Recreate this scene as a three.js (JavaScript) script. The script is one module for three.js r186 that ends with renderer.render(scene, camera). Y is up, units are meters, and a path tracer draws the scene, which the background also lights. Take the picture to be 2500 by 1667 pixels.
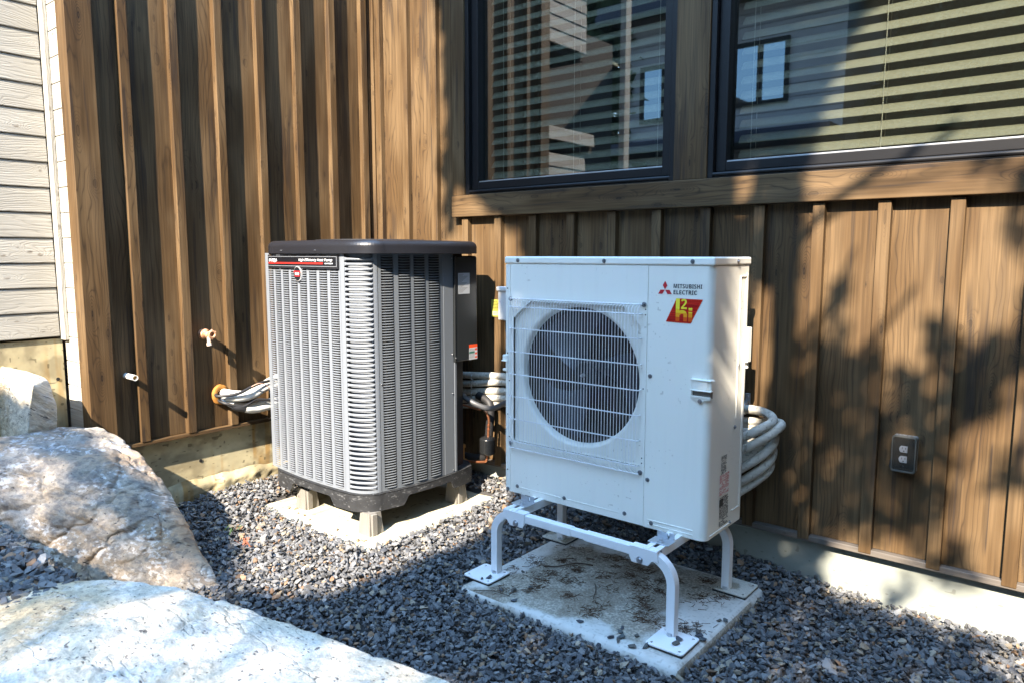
import * as THREE from 'three';
import { mergeGeometries, mergeVertices } from 'three/addons/utils/BufferGeometryUtils.js';
import { RoundedBoxGeometry } from 'three/addons/geometries/RoundedBoxGeometry.js';
import { ConvexGeometry } from 'three/addons/geometries/ConvexGeometry.js';

// ------------------------------------------------------------------ camera, sky, sun, exposure
const W = 1024, H = 682;
const renderer = new THREE.WebGLRenderer({ antialias: true });
renderer.setSize(W, H);
renderer.toneMapping = THREE.LinearToneMapping;
renderer.toneMappingExposure = 4.7;
renderer.shadowMap.enabled = true;
const scene = new THREE.Scene();
const camera = new THREE.PerspectiveCamera(50.0, W / H, 0.05, 400);
camera.position.set(3.6186, 1.3969, 3.0497);
camera.focus = 3.3; camera.userData.fStop = 5.0;
camera.rotation.set(-0.1174, 0.6851, 0.0009, 'YXZ');

const SUN = new THREE.Vector3(0.285, 0.85, 1).normalize();
function skyTexture() {
  const w = 512, h = 256, d = new Float32Array(w * h * 4);
  for (let j = 0; j < h; j++) for (let i = 0; i < w; i++) {
    const el = ((j + 0.5) / h - 0.5) * Math.PI, az = ((i + 0.5) / w - 0.5) * 2 * Math.PI;
    const dir = [Math.cos(el) * Math.cos(az), Math.sin(el), Math.cos(el) * Math.sin(az)];
    const up = Math.max(0, dir[1]), k = Math.pow(1 - up, 3.2);
    const c = dir[0] * SUN.x + dir[1] * SUN.y + dir[2] * SUN.z;
    const a = 0.25 * Math.pow(Math.max(0, c), 10), w0 = 0.42 + 1.0 * Math.pow(0.5 + 0.5 * c, 1.6);   // brighter round the sun, darker opposite, as a clear sky is
    let r = (0.15 + 0.34 * k) * w0 + a, g = (0.31 + 0.40 * k) * w0 + a * 0.97, b = (0.57 + 0.27 * k) * w0 + a * 0.9;
    if (dir[1] < 0) { const t = Math.min(1, -dir[1] * 8); r += (0.10 - r) * t; g += (0.10 - g) * t; b += (0.09 - b) * t; }
    const o = (j * w + i) * 4, s = SKY; d[o] = r * s; d[o + 1] = g * s; d[o + 2] = b * s; d[o + 3] = 1;
  }
  const t = new THREE.DataTexture(d, w, h, THREE.RGBAFormat, THREE.FloatType);
  t.mapping = THREE.EquirectangularReflectionMapping; t.magFilter = t.minFilter = THREE.LinearFilter; t.needsUpdate = true;
  return t;
}
const SKY = 1.66;
scene.background = skyTexture();
scene.environment = scene.background;
const sun = new THREE.DirectionalLight(0xfff0dc, 5);
sun.position.copy(SUN).multiplyScalar(18); sun.castShadow = true; sun.shadow.radius = 1;
sun.shadow.mapSize.set(4096, 4096);
Object.assign(sun.shadow.camera, { left: -7, right: 9, top: 8, bottom: -7, near: 0.5, far: 50 });
scene.add(sun, sun.target);

// ------------------------------------------------------------------ helpers
function rng(seed) { let a = seed >>> 0; return () => { a = (a + 0x6D2B79F5) | 0; let t = Math.imul(a ^ (a >>> 15), 1 | a); t = (t + Math.imul(t ^ (t >>> 7), 61 | t)) ^ t; return ((t ^ (t >>> 14)) >>> 0) / 4294967296; }; }
const R0 = rng(7);
const clamp = (x, a = 0, b = 1) => Math.min(b, Math.max(a, x));
const sm = (a, b, x) => { const t = clamp((x - a) / (b - a)); return t * t * (3 - 2 * t); };
const mix = (a, b, t) => a + (b - a) * t;
const mix3 = (a, b, t) => [mix(a[0], b[0], t), mix(a[1], b[1], t), mix(a[2], b[2], t)];
const HT = new Float32Array(65536); { const r = rng(99); for (let i = 0; i < 65536; i++) HT[i] = r(); }
const hash3 = (x, y, z) => HT[(Math.imul(x, 73856093) ^ Math.imul(y, 19349663) ^ Math.imul(z, 83492791)) >>> 7 & 65535];
const md = (a, n) => ((a % n) + n) % n;
function n2(x, y, px, py, s = 0) {      // periodic value noise, 0..1
  const xi = Math.floor(x), yi = Math.floor(y); let fx = x - xi, fy = y - yi;
  fx = fx * fx * (3 - 2 * fx); fy = fy * fy * (3 - 2 * fy);
  const x0 = md(xi, px), x1 = md(xi + 1, px), y0 = md(yi, py), y1 = md(yi + 1, py);
  const a = hash3(x0, y0, s), b = hash3(x1, y0, s), c = hash3(x0, y1, s), d = hash3(x1, y1, s);
  return a + (b - a) * fx + (c - a + (a - b - c + d) * fx) * fy;
}
function fb2(x, y, px, py, oct, s = 0) { let v = 0, a = 0.5, t = 0; for (let o = 0; o < oct; o++) { v += a * n2(x, y, px, py, s + o * 17); t += a; a *= 0.5; x *= 2; y *= 2; px *= 2; py *= 2; } return v / t; }
function n3(x, y, z, s = 0) {
  const xi = Math.floor(x), yi = Math.floor(y), zi = Math.floor(z); let fx = x - xi, fy = y - yi, fz = z - zi;
  fx = fx * fx * (3 - 2 * fx); fy = fy * fy * (3 - 2 * fy); fz = fz * fz * (3 - 2 * fz);
  const L = (k) => { const a = hash3(xi, yi, k + s), b = hash3(xi + 1, yi, k + s), c = hash3(xi, yi + 1, k + s), d = hash3(xi + 1, yi + 1, k + s); return a + (b - a) * fx + (c - a + (a - b - c + d) * fx) * fy; };
  const p = L(zi), q = L(zi + 1); return p + (q - p) * fz;
}
function fb3(x, y, z, oct, s = 0) { let v = 0, a = 0.5, t = 0; for (let o = 0; o < oct; o++) { v += a * n3(x, y, z, s + o * 31); t += a; a *= 0.5; x *= 2.03; y *= 2.03; z *= 2.03; } return v / t; }

const enc = (c) => Math.round(255 * clamp(c <= 0.0031308 ? 12.92 * c : 1.055 * Math.pow(c, 1 / 2.4) - 0.055));
function dataTex(w, h, fn, srgb = true) {           // fn(u, v) -> [r, g, b] linear 0..1
  const d = new Uint8Array(w * h * 4);
  for (let j = 0; j < h; j++) for (let i = 0; i < w; i++) {
    const c = fn((i + 0.5) / w, (j + 0.5) / h), o = (j * w + i) * 4;
    if (srgb) { d[o] = enc(c[0]); d[o + 1] = enc(c[1]); d[o + 2] = enc(c[2]); } else { const g = Math.round(255 * clamp(c)); d[o] = d[o + 1] = d[o + 2] = g; }
    d[o + 3] = 255;
  }
  const t = new THREE.DataTexture(d, w, h); t.wrapS = t.wrapT = THREE.RepeatWrapping; t.magFilter = THREE.LinearFilter; t.minFilter = THREE.LinearMipmapLinearFilter; t.generateMipmaps = true;
  t.colorSpace = srgb ? THREE.SRGBColorSpace : THREE.NoColorSpace; t.needsUpdate = true; return t;
}
function twoTex(w, h, fn) {                          // fn -> [r,g,b,height]: a colour map and a bump map from one pass
  const hb = new Float32Array(w * h); let k = 0;
  const c = dataTex(w, h, (u, v) => { const q = fn(u, v); hb[k++] = q[3]; return q; });
  k = 0; const b = dataTex(w, h, () => hb[k++], false);
  return [c, b];
}
function canvasTex(w, h, draw) {
  const cv = document.createElement('canvas'); cv.width = w; cv.height = h; const g = cv.getContext('2d'); draw(g, w, h);
  const t = new THREE.CanvasTexture(cv); t.colorSpace = THREE.SRGBColorSpace; t.magFilter = THREE.LinearFilter; return t;
}
function mat(rgb, rough = 0.6, metal = 0, extra = {}) {
  const { phys, ...rest } = extra; const m = phys ? new THREE.MeshPhysicalMaterial({ roughness: rough, metalness: metal, ...rest }) : new THREE.MeshStandardMaterial({ roughness: rough, metalness: metal, ...rest });
  m.color.setRGB(...rgb); return m;
}
const used = {};
function numbered(n) { const k = used[n] = (used[n] ?? -1) + 1; return k ? `${n}_${String(k).padStart(3, '0')}` : n; }
function shadow(o) { o.traverse((q) => { if (q.isMesh) { q.castShadow = true; q.receiveShadow = true; } }); return o; }
function tag(o, label, category, group) { o.userData.label = label; o.userData.category = category; if (group) o.userData.group = group; return o; }
function thing(name, label, category, pos = [0, 0, 0], group) { const o = new THREE.Group(); o.name = numbered(name); o.position.set(...pos); scene.add(o); return tag(o, label, category, group); }
function part(parent, name, geo, m, label) { const o = new THREE.Mesh(geo, m); o.name = name; parent.add(o); if (label) o.userData.label = label; return o; }
function sub(parent, name) { const o = new THREE.Group(); o.name = name; parent.add(o); return o; }
function struct(name, geo, m) { const o = new THREE.Mesh(geo, m); o.name = numbered(name); o.userData.kind = 'structure'; scene.add(o); return o; }
function single(name, geo, m, label, category, group) { const o = new THREE.Mesh(geo, m); o.name = numbered(name); scene.add(o); return tag(o, label, category, group); }
function flat(g) { const q = g.index ? g.toNonIndexed() : g; for (const k of Object.keys(q.attributes)) if (!['position', 'normal', 'uv'].includes(k)) q.deleteAttribute(k); if (!q.attributes.uv) q.setAttribute('uv', new THREE.BufferAttribute(new Float32Array(q.attributes.position.count * 2), 2)); if (!q.attributes.normal) q.computeVertexNormals(); return q; }
const merge = (list) => list.length === 1 ? flat(list[0]) : mergeGeometries(list.map(flat), false);
function B(x0, x1, y0, y1, z0, z1, r = 0, seg = 2) {
  const w = x1 - x0, h = y1 - y0, d = z1 - z0; r = Math.min(r, w * 0.49, h * 0.49, d * 0.49);
  const g = r > 0 ? new RoundedBoxGeometry(w, h, d, seg, r) : new THREE.BoxGeometry(w, h, d);
  return g.translate((x0 + x1) / 2, (y0 + y1) / 2, (z0 + z1) / 2);
}
const V = (a) => a.isVector3 ? a : new THREE.Vector3(...a);
function cyl(a, b, r, r2 = r, seg = 16, open = false) {
  a = V(a); b = V(b); const d = b.clone().sub(a), L = d.length(), g = new THREE.CylinderGeometry(r2, r, L, seg, 1, open);
  g.applyQuaternion(new THREE.Quaternion().setFromUnitVectors(new THREE.Vector3(0, 1, 0), d.normalize()));
  return g.translate((a.x + b.x) / 2, (a.y + b.y) / 2, (a.z + b.z) / 2);
}
function tube(pts, r, seg = 40, rs = 10, tension = 0.5) { const c = new THREE.CatmullRomCurve3(pts.map(V), false, 'catmullrom', tension); return new THREE.TubeGeometry(c, seg, r, rs, false); }
function ball(p, r, w = 12, h = 8) { return new THREE.SphereGeometry(r, w, h).translate(...p); }
function uvm(geo, grain, su, sv, ou = R0() * 7, ov = R0() * 7) {     // uv in metres over (su, sv), v along the grain axis
  const g = flat(geo), P = g.attributes.position, N = g.attributes.normal, U = new Float32Array(P.count * 2), gi = 'xyz'.indexOf(grain);
  const q = [0, 0, 0], nn = [0, 0, 0];
  for (let i = 0; i < P.count; i += 3) {
    nn.fill(0); for (let k = 0; k < 3; k++) { nn[0] += N.getX(i + k); nn[1] += N.getY(i + k); nn[2] += N.getZ(i + k); }
    let m = 0; for (let k = 1; k < 3; k++) if (Math.abs(nn[k]) > Math.abs(nn[m])) m = k;
    let ui, vi = gi; if (m === gi) { vi = (gi + 1) % 3; ui = (gi + 2) % 3; } else ui = 3 - m - gi;
    for (let k = 0; k < 3; k++) { q[0] = P.getX(i + k); q[1] = P.getY(i + k); q[2] = P.getZ(i + k); U[(i + k) * 2] = q[ui] / su + ou + m * 0.37; U[(i + k) * 2 + 1] = q[vi] / sv + ov; }
  }
  g.setAttribute('uv', new THREE.BufferAttribute(U, 2)); return g;
}
function shapeGeo(pts, depth, bevel = 0, holes = []) {
  const s = pts instanceof THREE.Shape ? pts : new THREE.Shape(pts.map((p) => new THREE.Vector2(...p))); for (const h of holes) s.holes.push(h);
  return new THREE.ExtrudeGeometry(s, { depth, bevelEnabled: bevel > 0, bevelSize: bevel, bevelThickness: bevel, bevelOffset: -bevel, bevelSegments: 2, curveSegments: 48 });
}
function rrect(x0, x1, y0, y1, r, Cl = THREE.Shape) { const s = new Cl(); s.moveTo(x0 + r, y0); s.lineTo(x1 - r, y0); s.absarc(x1 - r, y0 + r, r, -Math.PI / 2, 0); s.lineTo(x1, y1 - r); s.absarc(x1 - r, y1 - r, r, 0, Math.PI / 2); s.lineTo(x0 + r, y1); s.absarc(x0 + r, y1 - r, r, Math.PI / 2, Math.PI); s.lineTo(x0, y0 + r); s.absarc(x0 + r, y0 + r, r, Math.PI, Math.PI * 1.5); return s; }

// ------------------------------------------------------------------ textures
// brown printed wood grain of the steel siding: 0.8 m across, 1.6 m along the grain
const KN = []; { const r = rng(31); for (let i = 0; i < 26; i++) KN.push([r(), r(), 0.010 + 0.022 * r(), 0.018 + 0.035 * r(), (3 + 6 * r()) * (r() < 0.5 ? -1 : 1)]); }
const [woodMap, woodBump] = twoTex(1024, 1024, (u, v) => {
  let g = u * 40 + 6 * n2(u * 6, v * 3, 6, 3, 1) + 1.2 * n2(u * 24, v * 8, 24, 8, 2) + 0.5 * n2(u * 60, v * 24, 60, 24, 3), kn = 0;
  for (const k of KN) { let du = u - k[0], dv = v - k[1]; du -= Math.round(du); dv -= Math.round(dv); const e = Math.exp(-(du * du) / (k[2] * k[2]) - (dv * dv) / (k[3] * k[3])); if (e > 0.002) { g += k[4] * e; kn = Math.max(kn, e); } }
  const s = Math.abs((g - Math.floor(g)) - 0.5) * 2, where = sm(0.40, 0.66, n2(u * 9, v * 3, 9, 3, 5));
  const line = Math.pow(1 - s, 5) * (0.08 + 0.75 * where + 0.6 * kn);
  const fine = fb2(u * 150, v * 7, 150, 7, 2, 11), streak = sm(0.54, 0.72, fb2(u * 44, v * 4, 44, 4, 3, 21)) * sm(0.4, 0.6, n2(u * 7, v * 3, 7, 3, 71)), band = sm(0.45, 0.75, fb2(u * 10, v * 3, 10, 3, 3, 61)), blot = fb2(u * 6, v * 4, 6, 4, 3, 41);
  let c = mix3([0.120, 0.070, 0.029], [0.185, 0.118, 0.056], sm(0.3, 0.7, blot));
  c = mix3(c, [0.075, 0.040, 0.016], 0.5 * band);
  c = mix3(c, [0.026, 0.021, 0.019], 0.7 * streak * (0.3 + 0.7 * sm(0.3, 0.7, fine)));
  c = mix3(c, [0.020, 0.014, 0.010], clamp(line * 0.72 + 0.4 * sm(0.75, 1, kn)));
  const f = 0.68 + 0.62 * fine; return [c[0] * f, c[1] * f, c[2] * f, 0.5 + 0.25 * fine - 0.4 * line];
});
// rough weathered cedar: 0.7 m x 1.4 m
const KC = []; { const r = rng(77); for (let i = 0; i < 26; i++) KC.push([r(), r(), 0.012 + 0.02 * r(), 0.012 + 0.03 * r(), (3 + 5 * r())]); }
const [cedarMap, cedarBump] = twoTex(1024, 1024, (u, v) => {
  let g = u * 60 + 7 * n2(u * 5, v * 3, 5, 3, 201) + 2 * n2(u * 20, v * 8, 20, 8, 202) + 0.8 * n2(u * 60, v * 30, 60, 30, 203), kn = 0;
  for (const k of KC) { let du = u - k[0], dv = v - k[1]; du -= Math.round(du); dv -= Math.round(dv); const e = Math.exp(-(du * du) / (k[2] * k[2]) - (dv * dv) / (k[3] * k[3])); if (e > 0.002) { g += k[4] * e; kn = Math.max(kn, e); } }
  const s = Math.abs((g - Math.floor(g)) - 0.5) * 2, line = 0.7 * Math.pow(1 - s, 3), fine = fb2(u * 140, v * 8, 140, 8, 2, 211), blot = fb2(u * 4, v * 4, 4, 4, 3, 221);
  let c = mix3([0.34, 0.31, 0.25], [0.47, 0.44, 0.375], blot); c = mix3(c, [0.17, 0.14, 0.105], clamp(line * 0.5 * sm(0.3, 0.7, n2(u * 8, v * 4, 8, 4, 231)) + 0.7 * sm(0.82, 1, kn)));
  const f = 0.8 + 0.35 * fine; return [c[0] * f, c[1] * f, c[2] * f, 0.55 - 0.5 * line + 0.3 * fine];
});
// concrete of the foundation: yellowish runs and stains, 1.2 m
const concMap = dataTex(1024, 512, (u, v) => {
  const a = fb2(u * 5, v * 5, 5, 5, 4, 301), b = fb2(u * 30, v * 30, 30, 30, 3, 302), run = sm(0.55, 0.75, fb2(u * 40, v * 2, 40, 2, 3, 303)), pit = sm(0.86, 0.93, n2(u * 70, v * 70, 70, 70, 304));
  let c = mix3([0.40, 0.375, 0.275], [0.52, 0.50, 0.40], a); c = mix3(c, [0.36, 0.25, 0.09], 0.5 * run * sm(0.4, 0.65, a)); c = mix3(c, [0.12, 0.09, 0.05], pit * 0.7);
  const f = 0.85 + 0.3 * b; return c.map((q) => q * f);
});
const concClean = dataTex(1024, 512, (u, v) => { const a = fb2(u * 4, v * 3, 4, 3, 4, 331), b = fb2(u * 50, v * 40, 50, 40, 3, 332), pit = sm(0.88, 0.93, n2(u * 60, v * 50, 60, 50, 334)), tan = sm(0.55, 0.7, fb2(u * 6, v * 6, 6, 6, 4, 335)) * sm(0.45, 0.3, v % 1); let c = mix3([0.34, 0.36, 0.33], [0.38, 0.40, 0.375], a); c = mix3(c, [0.36, 0.29, 0.17], 0.4 * tan); c = mix3(c, [0.15, 0.14, 0.12], pit * 0.5); const f = 0.94 + 0.12 * b; return c.map((q) => q * f); });
const concDirty = dataTex(1024, 512, (u, v) => {
  const a = fb2(u * 4, v * 3, 4, 3, 4, 311), b = fb2(u * 30, v * 20, 30, 20, 3, 312), run = sm(0.45, 0.7, fb2(u * 30, v * 2, 30, 2, 3, 313)), crust = sm(0.5, 0.62, fb2(u * 7, v * 5, 7, 5, 5, 314)), pit = sm(0.84, 0.92, n2(u * 60, v * 60, 60, 60, 315));
  let c = mix3([0.34, 0.29, 0.17], [0.50, 0.45, 0.29], a); c = mix3(c, [0.35, 0.19, 0.035], 0.75 * run * sm(0.35, 0.6, a)); c = mix3(c, [0.13, 0.105, 0.06], crust * 0.5); c = mix3(c, [0.05, 0.04, 0.02], pit * 0.6);
  const f = 0.8 + 0.4 * b; return c.map((q) => q * f);
});
// pad concrete: pale cement skin, worn to speckled aggregate
const [padMap, padBump] = twoTex(1024, 1024, (u, v) => {
  const worn = sm(0.50, 0.58, fb2(u * 5, v * 5, 5, 5, 5, 401) * 0.5 + 0.2 + 0.22 * sm(0.42, 0.2, Math.max(Math.abs(u - 0.5), Math.abs(v - 0.5)))), sp = n2(u * 190, v * 190, 190, 190, 402), b = fb2(u * 40, v * 40, 40, 40, 3, 403), grit = sm(0.7, 0.85, n2(u * 120, v * 120, 120, 120, 404));
  let c = mix3([0.50, 0.49, 0.45], [0.60, 0.59, 0.55], b); const ag = mix3([0.17, 0.145, 0.105], [0.46, 0.42, 0.34], Math.pow(sp, 1.6)); c = mix3(c, ag, worn * 0.9); c = mix3(c, [0.22, 0.2, 0.17], grit * 0.35);
  c = mix3(c, [0.14, 0.105, 0.07], 0.5 * sm(0.5, 0.62, fb2(u * 6, v * 6, 6, 6, 4, 405)) * worn);
  return [...c, 0.6 + 0.2 * b - 0.3 * worn * sp];
});
const rockTex = (seed, base, alt, dark, rust, amt, sp, white, blot = 0.65) => twoTex(1024, 1024, (u, v) => {
  const wu = u + 0.03 * n2(u * 8, v * 8, 8, 8, seed), a = fb2(wu * 5, v * 7, 5, 7, 5, seed + 1), b = fb2(u * 60, v * 70, 60, 70, 3, seed + 2), q = fb2(wu * 22, v * 34, 22, 34, 4, seed + 3);
  const pit = sm(sp, sp + 0.05, fb2(u * 64, v * 90, 64, 90, 3, seed + 4)), wh = sm(0.5, 0.62, fb2(u * 70, v * 84, 70, 84, 3, seed + 5)) * sm(0.42, 0.6, fb2(u * 9, v * 12, 9, 12, 3, seed + 9)), r = sm(0.56, 0.7, fb2(u * 4, v * 6, 4, 6, 5, seed + 6));
  const gr = n2(u * 260, v * 260, 260, 260, seed + 7), cr = Math.pow(1 - Math.abs(fb2(wu * 3, v * 6, 3, 6, 5, seed + 8) - 0.5) * 2, 60), bl = sm(0.56, 0.66, fb2(u * 46, v * 60, 46, 60, 3, seed + 10));
  let c = mix3(base, alt, sm(0.35, 0.65, a)); c = mix3(c, dark, 0.85 * blot * sm(0.48, 0.64, q)); c = mix3(c, rust, amt * r * (0.3 + 0.9 * b)); c = mix3(c, [0.68, 0.68, 0.67], wh * white); c = mix3(c, [0.13, 0.125, 0.125], bl * blot); c = mix3(c, [0.05, 0.045, 0.05], Math.max(pit * 0.8, cr * 0.7 * (blot - 0.15)));
  const f = 0.62 + 0.5 * b + 0.3 * gr; return [c[0] * f, c[1] * f, c[2] * f, 0.45 + 0.45 * b + 0.15 * gr - 0.3 * pit - 0.5 * cr];
});
const [rockMapA, rockBumpA] = rockTex(500, [0.37, 0.335, 0.285], [0.36, 0.295, 0.22], [0.20, 0.19, 0.18], [0.42, 0.24, 0.11], 0.4, 0.80, 0.6, 0.45);
const [rockMapB, rockBumpB] = rockTex(600, [0.66, 0.605, 0.51], [0.62, 0.55, 0.43], [0.42, 0.38, 0.30], [0.34, 0.23, 0.11], 0.3, 0.745, 0.5, 0.26);
const [rubMap, rubBump] = twoTex(512, 512, (u, v) => { const b = fb2(u * 20, v * 20, 20, 20, 3, 701), w = sm(0.62, 0.8, fb2(u * 26, v * 60, 26, 60, 4, 702)); const c = mix3([0.012, 0.013, 0.015], [0.13, 0.135, 0.14], 0.12 * b + 0.88 * w * sm(0.35, 0.65, fb2(u * 5, v * 5, 5, 5, 3, 703))); return [...c, b]; });
const dustMap = dataTex(512, 512, (u, v) => { const st = sm(0.5, 0.8, fb2(u * 50, v * 3, 50, 3, 3, 851)), sp = sm(0.90, 0.96, n2(u * 110, v * 110, 110, 110, 852)) * sm(0.5, 0.7, n2(u * 7, v * 7, 7, 7, 853)), cl = fb2(u * 6, v * 6, 6, 6, 3, 854); const k = 1 - 0.014 * st - 0.03 * cl; return mix3([k, k * 0.997, k * 0.985], [0.42, 0.38, 0.32], sp * 0.5); });
const leadMap = dataTex(256, 256, (u, v) => { const a = fb2(u * 8, v * 8, 8, 8, 4, 801), s = n2(u * 3, v * 46, 3, 46, 802), w = sm(0.66, 0.74, fb2(u * 20, v * 24, 20, 24, 3, 803)); let c = mix3([0.40, 0.37, 0.30], [0.62, 0.60, 0.54], a); c = mix3(c, [0.2, 0.18, 0.14], w * 0.6); const f = 0.85 + 0.3 * s; return c.map((q) => q * f); });

// ------------------------------------------------------------------ materials
const WOOD = mat([0.68, 0.69, 0.735], 0.62, 0, { phys: true, specularIntensity: 0.35, map: woodMap, bumpMap: woodBump, bumpScale: 0.0006 });
const CEDAR = mat([0.84, 0.87, 0.92], 0.85, 0, { map: cedarMap, bumpMap: cedarBump, bumpScale: 0.0018 });
const CONC = mat([0.72, 0.73, 0.70], 0.9, 0, { map: concClean }), CONCD = mat([1, 1, 1], 0.9, 0, { map: concDirty });
const PAD = mat([1, 1, 1], 0.92, 0, { map: padMap, bumpMap: padBump, bumpScale: 0.002 });
const FRAME = mat([0.009, 0.009, 0.010], 0.42, 0, { phys: true, specularIntensity: 0.55 });
const PANE = mat([0.66, 0.69, 0.65], 0.01, 0, { phys: true, transmission: 1, thickness: 0, ior: 2.6 });
const SCREEN = mat([0.035, 0.033, 0.027], 0.8, 0, { transparent: true, opacity: 0.26, side: THREE.DoubleSide });
const WHITE = mat([0.86, 0.85, 0.78], 0.38, 0, { map: dustMap }), WHITEB = mat([0.86, 0.845, 0.765], 0.42, 0, { map: dustMap }), POWDER = mat([0.80, 0.80, 0.80], 0.42);
const GALV = mat([0.55, 0.57, 0.6], 0.35, 0.85), SCREW = mat([0.30, 0.31, 0.33], 0.3, 0.9), BLACK = mat([0.008, 0.008, 0.009], 0.6), DARKPL = mat([0.012, 0.0125, 0.016], 0.34);
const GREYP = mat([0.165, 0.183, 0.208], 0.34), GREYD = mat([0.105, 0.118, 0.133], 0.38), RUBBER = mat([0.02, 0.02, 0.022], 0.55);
const COPPER = mat([0.62, 0.26, 0.13], 0.38, 0.9), BRASS = mat([0.45, 0.28, 0.1], 0.5, 0.8), LEAD = mat([1, 1, 1], 0.75, 0, { map: leadMap }), PIPEW = mat([0.68, 0.67, 0.62], 0.6);
const print = (tex, rough = 0.5) => mat([1, 1, 1], rough, 0, { map: tex, transparent: true });

// ------------------------------------------------------------------ ground
function groundY(x, z) {
  let y = 0.02 + 0.07 * sm(1.85, 1.1, x) + 0.06 * sm(0.6, 0.0, x) * sm(2.0, 1.0, z);
  y += 0.055 * sm(0.35, 0, z) * sm(3.3, 2.3, x) + 0.34 * sm(2.0, 2.3, z) * sm(3.2, 2.7, x);
  return y + 0.012 * (fb3(x * 3, 0, z * 3, 2, 5) - 0.5);
}
{
  const xs = [], zs = []; for (let i = -12; i <= 12; i++) { const t = i / 12, k = Math.sign(t) * Math.pow(Math.abs(t), 3) * 150; xs.push(k); zs.push(k); }
  for (let x = -1.4; x <= 5; x += 0.08) xs.push(x); for (let z = -0.4; z <= 3.4; z += 0.08) zs.push(z);
  xs.sort((a, b) => a - b); zs.sort((a, b) => a - b);
  const P = [], I = []; for (const z of zs) for (const x of xs) P.push(x, (x > -1.5 && x < 5.1 && z > -0.5 && z < 8 ? groundY(x, z) : 0.0) - 0.022, z);
  const n = xs.length; for (let j = 0; j < zs.length - 1; j++) for (let i = 0; i < n - 1; i++) { const a = j * n + i; I.push(a, a + n, a + 1, a + 1, a + n, a + n + 1); }
  const g = new THREE.BufferGeometry(); g.setAttribute('position', new THREE.Float32BufferAttribute(P, 3)); g.setIndex(I); g.computeVertexNormals();
  struct('ground', g, mat([0.045, 0.042, 0.04], 0.95));
}

// ------------------------------------------------------------------ house with brown siding
const house = thing('house', 'house corner clad in brown wood-grain board and batten siding with two black windows', 'house');
const HT2 = 3.7;
part(house, 'wall_core', merge([B(0.0, 4.8, 0.25, 1.72, -0.18, -0.012), B(0.0, 0.83, 1.72, HT2, -0.18, -0.012), B(2.075, 2.245, 1.72, 3.02, -0.18, -0.012), B(3.5, 4.8, 1.72, HT2, -0.18, -0.012), B(0.83, 3.5, 3.02, HT2, -0.18, -0.012),
  B(-0.2, -0.012, 0.5, HT2, 0.0, 1.69), B(-4, -0.2, 0.0, HT2, -4.1, 1.68), B(4.8, 5.0, 0.2, HT2, -4, -0.012)]), mat([0.2, 0.13, 0.08], 0.8));
part(house, 'room', merge([B(-0.2, 4.8, 0.3, 0.4, -4.0, -0.18), B(-0.2, 4.8, 2.98, 3.1, -4.0, -0.18), B(-0.2, 4.8, 0.4, 2.98, -4.1, -4.0)]), mat([0.11, 0.10, 0.085], 0.9));
part(house, 'roof', B(-4.1, 5.1, HT2, HT2 + 0.15, -4.2, 0.02), mat([0.05, 0.045, 0.04], 0.8));
function wavyPanel(w, h, d, seed) {          // front faces +z, oil-canned a millimetre or two as sheet steel is
  const g = new THREE.BoxGeometry(w, h, d, 6, 70, 1), P = g.attributes.position;
  for (let i = 0; i < P.count; i++) if (P.getZ(i) > 0) { const x = P.getX(i), y = P.getY(i), e = sm(0, 0.03, w / 2 - Math.abs(x)); P.setZ(i, d / 2 + e * 0.0062 * (fb3(x * 4, y * 2.3, seed * 9.7, 2) - 0.62)); }
  g.computeVertexNormals(); return g;
}
// left wall (faces +x)
const ZB = []; for (let k = 0; k < 7; k++) ZB.push(1.477 - 0.2343 * k);
const SEAM = [1.613, ...ZB, 0.0];
for (let i = 0; i < SEAM.length - 1; i++) {
  const a = SEAM[i + 1], b = SEAM[i]; let g = wavyPanel(b - a - 0.002, HT2 - 0.494, 0.012, i + 1).rotateY(Math.PI / 2); g.translate(-0.006, (HT2 + 0.494) / 2, (a + b) / 2);
  part(house, 'siding_panel', uvm(g, 'y', 0.8, 1.6), WOOD);
}
for (const z of ZB) part(house, 'batten', uvm(B(-0.004, 0.033, 0.492, HT2, z - 0.022, z + 0.022, 0.003), 'y', 0.8, 1.6), WOOD);
part(house, 'corner_trim', uvm(merge([B(-0.004, 0.02, 0.5, HT2, 0.006, 0.034, 0.002), B(-0.002, 0.012, 0.5, HT2, 0.034, 0.046, 0.002), B(0.022, 0.05, 0.26, HT2, -0.004, 0.016, 0.002)]), 'y', 0.8, 1.6), WOOD);
part(house, 'corner_post', uvm(merge([B(-0.045, 0.05, 0.46, HT2, 1.613, 1.726, 0.003), B(-0.03, 0.034, 0.47, HT2, 1.596, 1.613, 0.002)]), 'y', 0.8, 1.6), WOOD);
part(house, 'flashing', uvm(B(-0.03, 0.03, 0.474, 0.492, 0.0, 1.612, 0.002), 'z', 0.8, 1.6), WOOD);
part(house, 'foundation_wall', uvm(B(-0.19, -0.018, -0.3, 0.474, -0.2, 1.66), 'y', 1.3, 0.65), CONCD);
{ // crusty footing line and form-tie hole
  const g = new THREE.BoxGeometry(0.05, 0.17, 1.5, 2, 20, 150), P = g.attributes.position;
  for (let i = 0; i < P.count; i++) if (P.getX(i) > 0) { const y = P.getY(i), z = P.getZ(i), top = sm(0.085, 0.02, y - 0.05 * (fb3(z * 6, 3, 1, 3) - 0.45)); P.setX(i, -0.01 + top * (0.02 + 0.03 * fb3(z * 14, y * 18, 4, 3))); }
  g.computeVertexNormals(); g.translate(-0.02, 0.165, 0.78); part(house, 'footing', uvm(g, 'y', 1.3, 0.65), CONCD);
  part(house, 'tie_hole', cyl([-0.0185, 0.325, 1.185], [-0.0155, 0.325, 1.185], 0.009, 0.009, 14), BLACK);
}
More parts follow.
